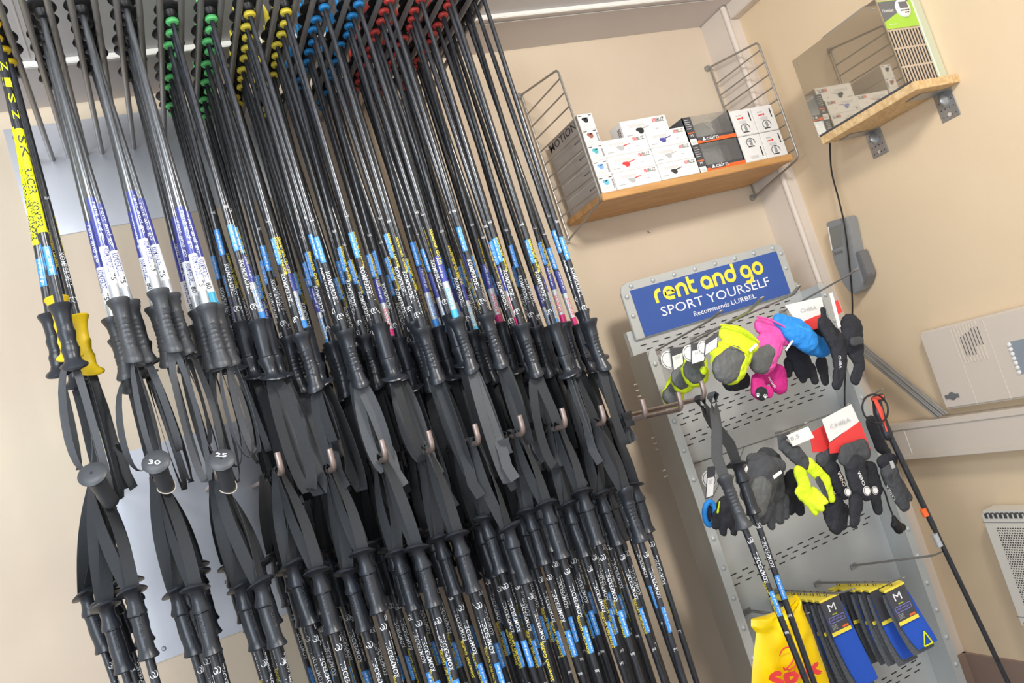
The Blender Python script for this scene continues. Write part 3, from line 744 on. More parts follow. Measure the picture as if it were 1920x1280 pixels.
# display hooks: doubled wires with an upturned end
def dhook(base, bend, tip, label, w_=.011):
    a = at(base[0], base[1], PY-.002); b = atX(bend[0], bend[1], a.x); c = atX(tip[0], tip[1], a.x)
    L = Vector((-w_/2, 0, 0)); R = Vector((w_/2, 0, 0)); d = (c-b).normalized()
    pts = [a+L, b+L, c+L-d*.004]+[c+Vector((-w_/2*math.cos(q), 0, 0))+d*(w_/2*math.sin(q)-.004) for q in (PI/4, PI/2, 3*PI/4)]+[c+R-d*.004, b+R, a+R]
    t = thing('display_hook', a, label, 'hook', 'double wire hooks on the display')
    child(MB().tube(pts, .0022, 8), 'wire', rodm, t)
    child(MB().box(a.x-.014, a.x+.014, PY-.004, PY-.001, a.z-.012, a.z+.006), 'bracket', steel, t, smooth=False)
    return a, b
dhook((1230, 657), (1330, 601), (1353, 582), 'double wire hook tipped over the lower edge of the sign, leftmost of the top row')
dhook((1240, 674), (1405, 583), (1430, 557), 'double wire hook whose loop covers the end of the white sign lettering')
dhook((1300, 634), (1485, 553), (1499, 535), 'long double wire hook passing above the yellow and pink mittens')
dhook((1468, 584), (1590, 516), (1607, 504), 'double wire hook reaching across to the wall terminal, top row')
R1 = dhook((1305, 868), (1490, 805), (1512, 792), 'double wire hook holding the large dark grey glove, middle row')
dhook((1460, 811), (1580, 768), (1592, 757), 'double wire hook in front of the white and red header card, middle row')
dhook((1590, 756), (1634, 741), (1655, 729), 'double wire hook with the ringed red and black pole handle, middle row')
dhook((1400, 1144), (1497, 1156), (1516, 1149), 'double wire hook in front of the yellow bag, bottom row')
S2 = dhook((1453, 1107), (1572, 1112), (1600, 1104), 'double wire hook holding the left group of sock packs')
S3 = dhook((1533, 1092), (1668, 1091), (1695, 1082), 'double wire hook holding the right group of sock packs')
dhook((1600, 1060), (1750, 1041), (1771, 1032), 'empty double wire hook of the bottom row, pointing at the leaning pole')

# ------------------------------------------------------------------ gloves and mittens
def card(name, pts, Y, m, root, th=.0012, lift=0):
    P = [at(x, y, Y-lift) for x, y in pts]; return child(MB().poly(P, th, (0, 1, 0)), name, m, root, smooth=False)
def glove(name, Y, label, parts, cat='glove', group=None):
    c = parts[0][1][0][0]; t = thing(name, at(c[0], c[1], Y), label, cat, group)
    for p in parts:
        nm, ch, m = p[:3]; kw = p[3] if len(p) > 3 else {}
        puffy(nm, ch, Y-kw.get('f', 0), m, t, flat=kw.get('flat', .5), vox=kw.get('vox', .0042))
    return t
def cordto(t, a, b, Y, Y2=None): child(MB().tube([at(*a, Y), at(*b, Y2 or Y)], .0012, 6), 'hanger_cord', boxd, t)
def tohook(t, a, Y):
    h = R1[0].lerp(R1[1], (Y-R1[0].y)/(R1[1].y-R1[0].y)); child(MB().tube([at(*a, Y), h+Vector((-.0055, 0, 0))], .0012, 6), 'hanger_cord', boxd, t)
def tagcard(root, pts, Y, bars=True):
    card('tag', pts, Y, boxd, root)
    a, b, c, d = [Vector(p) for p in pts]
    q = [a.lerp(d, .35).lerp(b.lerp(c, .35), .08), a.lerp(d, .35).lerp(b.lerp(c, .35), .92), a.lerp(d, .96).lerp(b.lerp(c, .96), .92), a.lerp(d, .96).lerp(b.lerp(c, .96), .08)]
    card('tag_label', q, Y, boxw, root, .0004, .0010)
    mb = MB()
    for i in range(6):
        u = .2+i*.1; p0 = q[0].lerp(q[1], u); p1 = q[0].lerp(q[1], u+.05); r0_ = q[3].lerp(q[2], u); r1_ = q[3].lerp(q[2], u+.05)
        mb.quad(at(*p0.lerp(r0_, .1), Y-.0016), at(*p1.lerp(r1_, .1), Y-.0016), at(*p1.lerp(r1_, .35), Y-.0016), at(*p0.lerp(r0_, .35), Y-.0016))
    child(mb, 'barcode', greyp, root, smooth=False)
def disc(root, x, y, r, Y, m=boxw, name='round_tag'):
    p = at(x, y, Y); R = r*depth(p)/F
    child(MB().poly([p+Vector((R*math.cos(a), 0, R*math.sin(a))) for a in [k*PI/12 for k in range(24)]], .001, (0, 1, 0)), name, m, root, smooth=False)
    child(MB().tube([p+Vector((R*.85*math.cos(a), -.0008, R*.85*math.sin(a))) for a in [k*PI/12 for k in range(24)]], .0007, 5, closed=True), 'ring_print', blackp, root)
def ptext(root, s, p0, p1, hpx, Y, m, bold=.03, name='lettering'):
    """lettering whose baseline runs from pixel p0 to p1 on depth Y"""
    a = at(*p0, Y); b = at(*p1, Y); x = (b-a); H = hpx*depth(a)/F
    n = Vector((0, -1, 0)); up = n.cross(x.normalized())
    mb = MB(); f = frame(a, x, up); e = H*.07 if bold > .04 else 0
    for q, (dx, dy) in enumerate(((0, 0), (e, 0), (-e, 0), (0, e), (0, -e)) if e else ((0, 0),)): text(mb, s, f @ Matrix.Translation((dx, dy, .0002*q)), x.length, H, bold)
    child(mb, name, m, root, smooth=False)

mg = 'mittens on the upper display hooks'
t = glove('mitten', 2.14, 'small black and neon yellow mitten hanging lowest and farthest left on the display', [('body', [[(1262, 742, 24), (1270, 715, 18)]], neonf), ('palm_patch', [[(1259, 742, 20), (1268, 722, 12)]], palm, {'f': .012})], 'mitten', mg)
tagcard(t, [(1256, 652), (1280, 650), (1283, 680), (1263, 700)], 2.08); disc(t, 1254, 674, 17, 2.09)
t = glove('mitten', 2.09, 'black and neon yellow mitten hanging second from the left on the display', [('body', [[(1281, 712, 27), (1290, 690, 18)]], neonf), ('palm_patch', [[(1277, 708, 23), (1287, 692, 12)]], palm, {'f': .014, 'flat': .36})], 'mitten', mg)
t = glove('mitten', 2.03, 'black and neon yellow mitten behind the white barcode tags with a yellow thumb', [('body', [[(1304, 697, 30), (1306, 676, 22)]], neonf), ('palm_patch', [[(1302, 694, 26), (1304, 680, 20)]], palm, {'f': .014, 'flat': .36}), ('thumb', [[(1320, 695, 8)]], neonf, {'f': .035, 'vox': .003})], 'mitten', mg)
tagcard(t, [(1296, 644), (1326, 640), (1322, 676), (1296, 684)], 1.96); disc(t, 1294, 662, 16, 1.965)
t = glove('mitten', 1.93, 'largest neon yellow mitten with dark grey palm hanging in front on the display', [
    ('body', [[(1366, 684, 39), (1384, 655, 33)], [(1374, 641, 26), (1392, 648, 24)], [(1372, 646, 16), (1338, 660, 10)]], neonf),
    ('cuff', [[(1363, 626, 19), (1385, 632, 23), (1408, 645, 18)]], neonf), ('palm_patch', [[(1361, 690, 31), (1378, 668, 23)]], palm, {'f': .018, 'flat': .36})], 'mitten', mg)
tagcard(t, [(1323, 637), (1348, 620), (1346, 650), (1320, 668)], 1.86); disc(t, 1319, 652, 13, 1.865)
child(MB().tube(smoothp([at(1349, 609, 1.915), at(1372, 611, 1.905), at(1398, 623, 1.905), at(1423, 641, 1.915)]), .0028, 8), 'hem', neonf, t)
child(MB().tube(smoothp([at(1343, 640, 1.915), at(1362, 645, 1.90), at(1385, 653, 1.895), at(1405, 668, 1.91)]), .0016, 6), 'wrist_elastic', neon, t)
card('side_label', [(1404, 655), (1418, 643), (1421, 647), (1407, 660)], 1.90, boxw, t)
for q in range(5): pass
t = glove('mitten', 2.02, 'bright pink mitten with dark grey palm beside the largest yellow mitten', [
    ('body', [[(1428, 672, 32), (1446, 645, 27)], [(1436, 638, 18), (1409, 662, 11)], [(1455, 628, 24)]], fabp), ('cuff', [[(1429, 611, 18), (1450, 619, 23), (1472, 633, 16)]], fabp), ('palm_patch', [[(1425, 678, 25), (1440, 660, 17)]], palm, {'f': .017, 'flat': .36})], 'mitten', mg)
child(MB().tube(smoothp([at(1419, 594, 2.0), at(1440, 598, 1.99), at(1468, 611, 1.99), at(1488, 629, 2.0)]), .0028, 8), 'hem', fabp, t)
card('side_label', [(1472, 655), (1487, 634), (1489, 638), (1475, 658)], 1.99, boxw, t)
t = glove('mitten', 2.10, 'magenta mitten with small white lettering hanging below the pink mitten', [('body', [[(1458, 700, 20), (1461, 722, 19)], [(1447, 700, 14), (1434, 712, 12)]], fabm)], 'mitten', mg)
cordto(t, (1455, 690), (1440, 600), 2.10)
ptext(t, 'reusch', (1440, 708), (1452, 728), 6, 2.055, white)
t = glove('mitten', 2.03, 'small magenta mitten with a black paw print pad, lowest of the pink ones', [('body', [[(1420, 712, 14), (1424, 733, 19)], [(1440, 735, 12)]], fabm), ('pad', [[(1428, 738, 14)]], fabk, {'f': .014, 'flat': .4, 'vox': .003})], 'mitten', mg)
mb = MB()
for cx, cy in ((1421, 742), (1435, 744)):
    for dx, dy, r in ((0, 0, 2.6), (-3.4, -2, 1.1), (-1.4, -4.2, 1.1), (1.6, -4, 1.1), (3.4, -1.6, 1.1)):
        p = at(cx+dx, cy+dy, 1.987); R = r*depth(p)/F; mb.poly([p+Vector((R*math.cos(a), 0, R*math.sin(a))) for a in [k*PI/5 for k in range(10)]], .0005, (0, 1, 0))
child(mb, 'paw_prints', white, t, smooth=False)
t = glove('mitten', 2.10, 'dark blue mitten behind and below the largest yellow mitten', [('body', [[(1390, 712, 20), (1370, 716, 18)]], fabk)], 'mitten', mg); cordto(t, (1388, 700), (1360, 602), 2.10)
t = glove('mitten', 2.06, 'bright blue mitten lying over the hook, lower and farther right of the two', [('body', [[(1470, 612, 18), (1515, 638, 27), (1538, 648, 24)]], fabb)], 'mitten', mg)
t = glove('mitten', 2.00, 'bright blue mitten lying over the hook, front one beside the pink mitten', [('body', [[(1462, 600, 15), (1490, 620, 27), (1512, 636, 26)]], fabb)], 'mitten', mg)
ptext(t, 'reusch', (1496, 612), (1520, 622), 5, 1.945, cyanb)
gg = 'black gloves on the display'
t = glove('glove', 2.12, 'black glove hanging in shadow behind the blue mittens with fingers down', [('body', [[(1495, 660, 26), (1505, 690, 22)], [(1480, 680, 12), (1478, 700, 9)], [(1500, 690, 11), (1505, 712, 8)], [(1520, 690, 12), (1528, 712, 9)], [(1540, 680, 14), (1548, 715, 9)]], fabk)], 'glove', gg)
t = glove('glove', 1.98, 'black puffy glove hanging at the upper right with two thick fingers', [('body', [[(1545, 606, 15), (1568, 640, 22)], [(1596, 612, 25), (1600, 645, 23)], [(1572, 650, 20), (1575, 690, 14), (1569, 722, 11)], [(1603, 655, 20), (1612, 685, 12), (1603, 712, 11)]], fabk), ('strap', [[(1600, 640, 9), (1614, 638, 8)]], fabd, {'f': .035}), ('cuff_loop', [[(1543, 580, 6), (1545, 596, 8)]], fabk)], 'glove', gg)
ptext(t, 'CHIBA', (1572, 666), (1574, 690), 6, 1.93, white)
card('header_card', [(1555, 550), (1561, 548), (1577, 612), (1572, 615)], 1.93, boxw, t); card('red_print', [(1562, 566), (1571, 562), (1580, 584), (1568, 592)], 1.935, redp, t)
t = glove('glove', 2.05, 'black glove hung behind a white and red header card at the upper right', [('body', [[(1530, 620, 12), (1550, 625, 16)]], fabk)], 'glove', gg)
card('header_card', [(1472, 572), (1541, 556), (1546, 590), (1495, 606)], 2.02, boxw, t); card('red_print', [(1505, 603), (1530, 592), (1545, 588), (1548, 612), (1525, 618)], 2.02, redp, t, .0005, .002)
ptext(t, 'CHIBA', (1502, 586), (1532, 579), 7, 2.017, greyp, .0)

g2 = 'gloves on the middle display hooks'
t = thing('blue_mitten', at(1330, 965, 2.1), 'bright blue mitten cuff with a dark opening at the left of the middle row', 'mitten', g2)
pts = [at(1331+10*math.cos(a), 962+22*math.sin(a), 2.1) for a in [k*PI/8 for k in range(16)]]
child(MB().tube(pts, .008, 10, closed=True), 'cuff', fabb, t); puffy('lining', [[(1331, 952, 6), (1331, 972, 6)]], 2.11, fabk, t, vox=.003); tohook(t, (1331, 942), 2.10)
t = glove('glove', 2.06, 'dark glove with a thin yellow edge behind the hanging ski pole grips', [('body', [[(1362, 950, 22), (1366, 972, 18)], [(1345, 965, 10), (1341, 985, 9)], [(1355, 980, 11), (1356, 996, 9)], [(1374, 980, 11), (1376, 996, 9)], [(1392, 975, 9), (1394, 990, 8)]], fabk), ('edge', [[(1349, 940, 3), (1346, 960, 3)]], neonf, {'f': .02, 'vox': .003})], 'glove', g2); tohook(t, (1360, 938), 2.06)
t = glove('glove', 2.0, 'black glove with visible fingers behind the large dark grey glove', [('body', [[(1440, 870, 32), (1450, 920, 26)], [(1445, 950, 12), (1447, 985, 9)], [(1460, 945, 12), (1463, 975, 9)], [(1471, 935, 10), (1473, 966, 8)]], fabd)], 'glove', g2)
t = glove('glove', 1.92, 'large dark grey glove with small white label hanging left in the middle row', [('body', [[(1432, 885, 34), (1424, 925, 33)], [(1412, 880, 20), (1400, 925, 15)], [(1412, 945, 18), (1418, 975, 12)], [(1436, 945, 18), (1432, 972, 13)]], fabd), ('cuff', [[(1412, 862, 14), (1462, 872, 14)]], fabd), ('palm_patch', [[(1428, 915, 24), (1420, 950, 22)]], palm, {'f': .018, 'flat': .45})], 'glove', g2)
card('side_label', [(1449, 892), (1464, 881), (1467, 886), (1452, 898)], 1.86, boxw, t)
tagcard(t, [(1386, 880), (1400, 868), (1404, 876), (1391, 908)], 1.85); disc(t, 1330, 898, 16, 1.98); tagcard(t, [(1327, 875), (1342, 873), (1338, 930), (1323, 936)], 1.93)
t = glove('glove', 2.05, 'black glove hanging in shadow behind the neon yellow glove', [('body', [[(1488, 900, 22), (1480, 950, 16)], [(1496, 945, 15), (1500, 958, 11)]], fabk)], 'glove', g2)
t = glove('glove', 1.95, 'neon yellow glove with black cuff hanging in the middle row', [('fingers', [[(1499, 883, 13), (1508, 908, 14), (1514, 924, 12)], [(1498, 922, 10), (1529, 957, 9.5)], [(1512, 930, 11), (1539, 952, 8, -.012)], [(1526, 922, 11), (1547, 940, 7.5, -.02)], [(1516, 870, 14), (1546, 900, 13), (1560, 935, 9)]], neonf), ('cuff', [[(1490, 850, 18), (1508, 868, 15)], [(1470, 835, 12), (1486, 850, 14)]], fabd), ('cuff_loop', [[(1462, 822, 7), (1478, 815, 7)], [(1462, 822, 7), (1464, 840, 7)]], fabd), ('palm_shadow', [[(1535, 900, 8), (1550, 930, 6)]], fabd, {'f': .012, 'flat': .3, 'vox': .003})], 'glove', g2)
t = glove('glove', 1.97, 'black glove with pale lettering, left of the three lettered ones', [('body', [[(1558, 880, 20), (1575, 915, 16), (1583, 925, 13)]], fabk), ('cuff', [[(1542, 862, 15), (1562, 850, 15)]], fabd), ('fingers', [[(1566, 945, 20), (1568, 985, 17)], [(1550, 950, 12), (1556, 980, 10)], [(1582, 955, 12), (1580, 985, 10)]], fabk)], 'glove', g2)
ptext(t, 'CHIBA', (1587, 910), (1574, 882), 7, 1.90, cream); disc(t, 1590, 922, 8, 1.905, boxw, 'emblem')
card('header_card', [(1475, 816), (1515, 799), (1527, 820), (1487, 837)], 1.93, boxw, t); ptext(t, '8,5', (1484, 828), (1500, 821), 9, 1.929, greyp)
card('red_print', [(1518, 812), (1548, 795), (1560, 845), (1524, 848)], 1.965, redp, t)
t = glove('glove', 1.92, 'black glove with white lettering, right of the three lettered ones', [('body', [[(1602, 870, 25), (1610, 912, 21), (1622, 925, 15)]], fabk), ('cuff', [[(1585, 858, 16), (1620, 848, 16)], [(1586, 846, 14), (1618, 836, 14)]], fabd), ('fingers', [[(1605, 940, 17), (1603, 968, 13), (1600, 980, 10)]], fabk)], 'glove', g2)
ptext(t, 'CHIBA', (1623, 908), (1612, 882), 7, 1.855, white); disc(t, 1626, 920, 9, 1.86, boxw, 'emblem')
card('header_card', [(1541, 786), (1596, 757), (1611, 790), (1556, 830)], 1.935, boxw, t)
card('header_card_lower', [(1555, 829), (1612, 789), (1633, 842), (1556, 850)], 1.935, redp, t)
ptext(t, 'CHIBA', (1558, 804), (1596, 789), 8, 1.93, greyp, .0)
t = glove('glove', 1.98, 'black glove with a round emblem hanging behind the white lettered glove', [('body', [[(1630, 880, 18), (1640, 915, 18)], [(1640, 930, 13), (1646, 955, 11)]], fabk)], 'glove', g2)
disc(t, 1641, 919, 8, 1.925, boxw, 'emblem')
t = glove('mitten', 1.96, 'black mitten with a separate thumb hanging at the right end of the middle row', [('body', [[(1668, 885, 21), (1684, 925, 18), (1694, 945, 14)], [(1684, 905, 12), (1704, 932, 9)]], fabd), ('cuff', [[(1656, 866, 14), (1672, 862, 14)]], fabk)], 'mitten', g2)
card('side_label', [(1668, 865), (1674, 863), (1679, 876), (1673, 879)], 1.90, silverb, t); ptext(t, 'CHIBA', (1680, 936), (1664, 908), 6, 1.905, greyp)
t = glove('glove', 2.02, 'dark glove hanging behind the ringed red and black pole handle', [('body', [[(1634, 790, 13), (1650, 835, 14), (1662, 846, 11)]], fabk)], 'glove', g2)

# ------------------------------------------------------------------ yellow carrier bag
t = thing('carrier_bag', at(1480, 1130, 1.98), 'crumpled bright yellow carrier bag with red lettering hanging at the bottom of the display', 'bag')
Lp_ = [(1484, 1126), (1466, 1143), (1440, 1152), (1408, 1160), (1408, 1174), (1418, 1186), (1413, 1225), (1410, 1260), (1408, 1300), (1406, 1340)]
Rp_ = [(1493, 1115), (1503, 1126), (1505, 1140), (1512, 1158), (1520, 1176), (1528, 1198), (1538, 1228), (1549, 1258), (1562, 1300), (1572, 1340)]
rings = []; ns = 56
for i in range(ns+1):
    f_ = i/ns*9; a = min(8, int(f_)); u = f_-a
    lp = Vector(Lp_[a]).lerp(Vector(Lp_[a+1]), u); rp = Vector(Rp_[a]).lerp(Vector(Rp_[a+1]), u); ring = []
    th = .006+.022*min(1, i/20)
    for s in (-1, 1):
        for j in range(22):
            v = j/22 if s < 0 else 1-j/22; q = lp.lerp(rp, v); p = at(q.x, q.y, 1.98)
            bul = math.sin(PI*v)**.6*th
            cr = .011*math.sin(v*17+i*.16+2*math.sin(i*.21))*math.sin(PI*v)*max(.25, 1-i/45)+.005*noise.noise(Vector((v*6, i*.22, s)))*math.sin(PI*v)
            p.y += s*bul+cr; ring.append(p)
    rings.append(ring)
child(MB().loft(rings), 'bag_body', bagy, t)
ptext(t, 'Spik', (1449, 1302), (1543, 1268), 36, 1.925, redp, .05)
p = at(1478, 1234, 1.938); R = 20*depth(p)/F
child(MB().tube([p+Vector((R*math.cos(a), 0, R*math.sin(a))) for a in [k*PI/14-2.6 for k in range(24)]], .0018, 6).tube([p+Vector((R*(-.9+1.6*u), -.001, R*(-.75+.6*u*u))) for u in [k/8 for k in range(9)]], .002, 6), 'round_logo', redp, t)

# ------------------------------------------------------------------ sock packs
def socks(X, Y, z, label, full, yawz=0, w_=.066, blue=True, ln=.27, lean=0):
    t = thing('sock_pack', (X, Y, z), label, 'socks', 'sock packs on the bottom display hooks'); t.rotation_euler = (0, lean, yawz)
    def body(name, x0, x1, z0, z1, th, y0, m, toe=0):
        rings = []
        for i in range(13):
            u = i/12; zz = lerp(z0, z1, u); e = math.sin(PI*min(1, max(0, u*.96+.02)))**.28; xm = (x0+x1)/2+toe*u*u; hw = (x1-x0)/2*(.75+.25*e)
            rings.append([Vector((xm+hw*math.copysign(abs(math.cos(a))**.7, math.cos(a)), y0+th/2*e*math.sin(a), zz)) for a in [k*PI/8 for k in range(16)]])
        MB().loft(rings).ob(name, m, t)
    body('sock', -w_*.62, w_*.62, -.018, -ln, .012, .008, sockg, .012)
    body('sock', -w_*.50, w_*.66, -.030, -ln*.93, .010, -.003, sockb if blue else sockg, .02)
    MB().box(-w_/2, w_/2, -.0125, -.0115, -.108, -.006).box(-w_/2, w_/2, .0145, .0155, -.108, -.006).box(-w_/2, w_/2, -.0125, .0155, -.008, -.006).ob('card', boxd, t, smooth=False)
    MB().box(-w_/2-.001, w_/2+.001, -.0130, .0160, -.0075, -.001).ob('card_fold', yellow, t, smooth=False)
    MB().tube([(0, .003+.008*math.cos(a), .004+.008*math.sin(a)) for a in [k*PI/6 for k in range(12)]], .0012, 6, closed=True).ob('hanger_ring', blackp, t)
    MB().box(-w_/2, w_/2, -.0132, -.0126, -.112, -.101).ob('size_strip', yellow, t, smooth=False)
    f = frame((-w_/2, -.0133, 0), (1, 0, 0), (0, 0, 1)); T = lambda x, y: f @ Matrix.Translation((x, y, 0))
    if full:
        mb = text(MB(), 'M', T(w_*.28, -.042), .024, .022, .01); mb.ob('size_letter', white, t, smooth=False)
        mb = text(MB(), 'HIKING', T(w_*.36, -.054), .016, .004, .03); mb.ob('lettering', neon, t, smooth=False)
        mb = MB()
        for a, b, c, d in ((.10, -.076, .9, -.074), (.10, -.060, .9, -.058), (.10, -.076, .13, -.058), (.87, -.076, .9, -.058)): rect(mb, f, w_*a, b, w_*c, d)
        text(mb, 'rent and go', T(w_*.18, -.071), w_*.62, .009, .02); mb.ob('outlined_lettering', mat('violet_print', (.22, .22, .6), .5), t, smooth=False)
        rect(MB(), f, w_*.62, -.098, w_*.92, -.092).ob('red_mark', orangep, t, smooth=False)
        mb = MB()
        for q in range(4): rect(mb, f, w_*.12, -.082-q*.004, w_*.38, -.0807-q*.004)
        mb.ob('small_print', greyp, t, smooth=False)
    return t
def onhook(S, y):
    a, b = S; return a.lerp(b, (y-a.y)/(b.y-a.y))
for k in range(8):
    full = k == 7; y = 2.31-k*.030; p = onhook(S2, y)
    socks(p.x, y, p.z-.010, 'sock pack with the large white M card, front of the left sock hook' if full else f'grey and blue sock pack on the left sock hook, {ORD[k]} from the display panel', full, yawz=-.15+random.uniform(-.08, .08), lean=random.uniform(-.05, .05), blue=k % 2 == 1 or full, ln=.30)
for k in range(6):
    full = k == 5; y = [2.24, 2.19, 2.15, 2.115, 2.08, 2.015][k]; p = onhook(S3, y)
    t = socks(p.x, y, p.z-.010, 'sock pack with white M card and yellow triangle, front of the right sock hook' if full else f'grey and blue sock pack on the right sock hook, {ORD[k]} from the display panel', full, yawz=-.2+random.uniform(-.1, .1), lean=random.uniform(-.05, .05) if not full else -.10, blue=k % 2 == 0 or full, ln=.25 if not full else .215)
    if full:
        mb = MB(); Q = [Vector(v) for v in ((.010, -.0125, -.195), (.038, -.0125, -.195), (.028, -.0125, -.155))]
        for a, b in ((0, 1), (1, 2), (2, 0)): mb.tube([Q[a], Q[b]], .0022, 6)
        mb.ob('triangle_mark', neon, t)
for k, (px, py, pr) in enumerate([(1560, 1195, 5), (1637, 1196, 4), (1660, 1185, 4)]): pass

# ------------------------------------------------------------------ adjustable pole with red and black handle
P0 = at(1640, 742, 1.93); P1 = at(1668, 815, 1.93); P2 = at(1900, 1300, 1.93); d = (P2-P1).normalized(); P3 = P1+d*1.02
t = thing('trekking_pole', P0, 'black adjustable pole with red and black handle hanging beside the right wall', 'pole')
child(MB().tube([P1-d*.02, P1.lerp(P3, .3)], .0088, 14), 'upper_tube', shaftm, t)
child(MB().tube([P1.lerp(P3, .3), P3], .0075, 14), 'lower_tube', shaftm, t)
q0 = at(1733, 960, 1.93); child(MB().tube([q0-d*.012, q0+d*.012], .0096, 14), 'orange_band', orangep, t)
q1 = at(1757, 1012, 1.93); child(MB().tube([q1-d*.02, q1+d*.02], .0092, 14), 'white_label', silverb, t)
puffy('handle', [[(1644, 752, 9), (1648, 775, 11), (1655, 792, 10), (1664, 815, 11)], [(1640, 748, 7), (1652, 745, 8)]], 1.93, rubber, t, flat=.9, vox=.003)
puffy('red_inlay', [[(1640, 748, 4), (1650, 768, 6), (1659, 795, 2.6), (1663, 808, 2.4)], [(1638, 748, 4), (1655, 744, 4)]], 1.915, mat('red_rubber', (.75, .08, .05), .45), t, flat=.6, vox=.0022)
pts = [at(1641+24*math.cos(a)+3*math.sin(a), 766+27*math.sin(a), 1.90) for a in [k*PI/14 for k in range(28)]]
child(MB().tube(pts, .0028, 8, closed=True), 'hanging_loop', plasticb, t)

# ------------------------------------------------------------------ right wall fittings
def wp(x, y, off): return atX(x, y, W-off)
# board with glass-fronted unit
bd = thing('wall_board', (2.3, 1.87, 2.03), 'particle board shelf on two metal brackets on the right wall', 'shelf')
child(MB().box(2.196, W-.001, 1.655, 2.045, 2.038, 2.064), 'board', chip, bd, smooth=False, bevel=.001)
for s, yb in enumerate((2.005, 1.722)):
    b = child(MB().box(W-.004, W-.0005, yb-.033, yb+.033, 1.950, 2.038), 'angle_bracket', steel, bd, smooth=False, bevel=.001)
    mb = MB().box(W-.13, W-.002, yb-.026, yb+.026, 2.0345, 2.0375); child(mb, 'angle_bracket_arm', steel, bd, smooth=False)
    child(MB().lathe([(0, .016), (.01, .013), (.02, .006), (.022, .001)], 12, lambda p, z: Vector((W-.004-z*1.0, yb+p.x*.7, 2.012+p.y*1.6))), 'rib', steel, bd)
    mb = MB()
    for u in (-.022, -.008, .008, .022):
        for v in (1.962, 1.985, 2.008): mb.tube([(W-.0042, yb+u, v), (W-.0050, yb+u, v)], .0022, 8)
    h = child(mb, 'screw_holes', boxd, bd); child(MB().tube([(W-.004, yb, 1.964), (W-.006, yb, 1.964)], .0062, 14), 'anchor_disc', cream, bd)
un = thing('dehumidifier_unit', (2.29, 1.85, 2.065), 'beige slotted unit with smoked glass front standing on the particle board', 'appliance')
child(MB().box(2.206, W-.006, 1.69, 2.045, 2.066, 2.335), 'housing', beige, un, smooth=False, bevel=.006)
child(MB().box(2.1995, 2.2055, 1.682, 2.052, 2.064, 2.342), 'glass_front', mirror, un, smooth=False, bevel=.001)
for yy, zz in ((2.03, 2.32), (1.74, 2.10), (2.0, 2.09), (1.87, 2.085), (1.70, 2.32)): child(MB().tube([(2.1995, yy, zz), (2.1975, yy, zz)], .0028, 10), 'screw', steel, un)
child(MB().box(2.1955, 2.1995, 1.66, 2.045, 2.0645, 2.0705), 'seal_strip', boxd, un, smooth=False)
mb = MB()
for r_ in range(3):
    for q in range(11):
        x = 2.216+q*.0128; z1 = 2.238-r_*.0585; mb.box(x, x+.0036, 1.6885, 1.6905, z1-.052, z1)
child(mb, 'vent_slots', blackp, un, smooth=False)
mf = frame((2.208, 1.6885, 2.245), (1, 0, 0), (0, 0, 1))
child(MB().box(2.207, 2.355, 1.6878, 1.6898, 2.245, 2.335), 'label', lime, un, smooth=False)
mb = MB(); n = 0; mb.v = [mf @ Vector(p) for p in ((0, .022, .0012), (.075, .05, .0012), (.14, .088, .0012), (0, .088, .0012))]; mb.f = [(0, 1, 2, 3)]
child(mb, 'label_corner', greyl, un, smooth=False)
child(text(MB(), 'Ozeinjet', mf @ Matrix.Translation((.010, .050, .002)), .046, .013, .0), 'brand_lettering', white, un, smooth=False)
child(text(MB(), 'dehumidifier', mf @ Matrix.Translation((.018, .012, .0015)), .036, .004, .0), 'small_lettering', white, un, smooth=False)
c0 = mf @ Vector((.098, .060, 0))
child(MB().lathe([(0, .030), (.004, .030), (.006, .027), (.0065, .001)], 28, lambda p, z: Vector((c0.x+p.x, c0.y-z, c0.z+p.y))), 'dial', boxw, un)
child(MB().box(c0.x-.017, c0.x+.017, c0.y-.0075, c0.y-.006, c0.z-.002, c0.z+.018), 'dial_screen', greyl, un, smooth=False)
mb = MB()
for a in range(4): mb.box(c0.x-.017+a*.0095, c0.x-.011+a*.0095, c0.y-.0078, c0.y-.006, c0.z-.0105, c0.z-.0075)
for a in range(2): mb.box(c0.x-.002+a*.0095, c0.x+.004+a*.0095, c0.y-.0078, c0.y-.006, c0.z-.018, c0.z-.015)
child(mb, 'dial_buttons', blackp, un, smooth=False)
child(MB().box(2.352, W-.002, 1.684, 1.700, 2.07, 2.34), 'side_rail', mat('pale_green_metal', (.62, .68, .55), .3, metal=.4), un, smooth=False, bevel=.003)
hp = [Vector((2.30, 2.0, 2.33)), Vector((2.30, 2.0, 2.365)), Vector((2.30, 1.985, 2.375)), Vector((2.30, 1.80, 2.375)), Vector((2.30, 1.785, 2.33))]
child(MB().tube(hp, .008, 12), 'carry_handle', tsg, un)
# handset
hs = thing('wall_terminal', wp(1585, 480, .03), 'slim grey wall terminal with a dull screen above the gloves', 'terminal')
def yz(pts, off, th, name, m, root, bev=.003):
    P = [wp(x, y, off) for x, y in pts]; return child(MB().poly(P, th, (1, 0, 0)), name, m, root, smooth=False, bevel=bev)
yz([(1548, 420), (1552, 416), (1583, 408), (1588, 412), (1600, 470), (1618, 530), (1612, 545), (1604, 552), (1592, 548), (1578, 528), (1563, 490)], .055, .052, 'housing', tsg, hs)
yz([(1594, 478), (1609, 471), (1627, 516), (1621, 536)], .050, .047, 'battery_cover', tsd, hs)
yz([(1590, 430), (1596, 440), (1600, 462), (1596, 470), (1590, 466)], .048, .03, 'side_grip', tsd, hs, .001)
yz([(1553, 428), (1576, 420), (1580, 460), (1560, 468)], .0565, .002, 'screen', lcd, hs, .0005)
yz([(1551, 426), (1553, 425), (1561, 469), (1559, 470)], .0575, .002, 'screen_rim', boxw, hs, .0003)
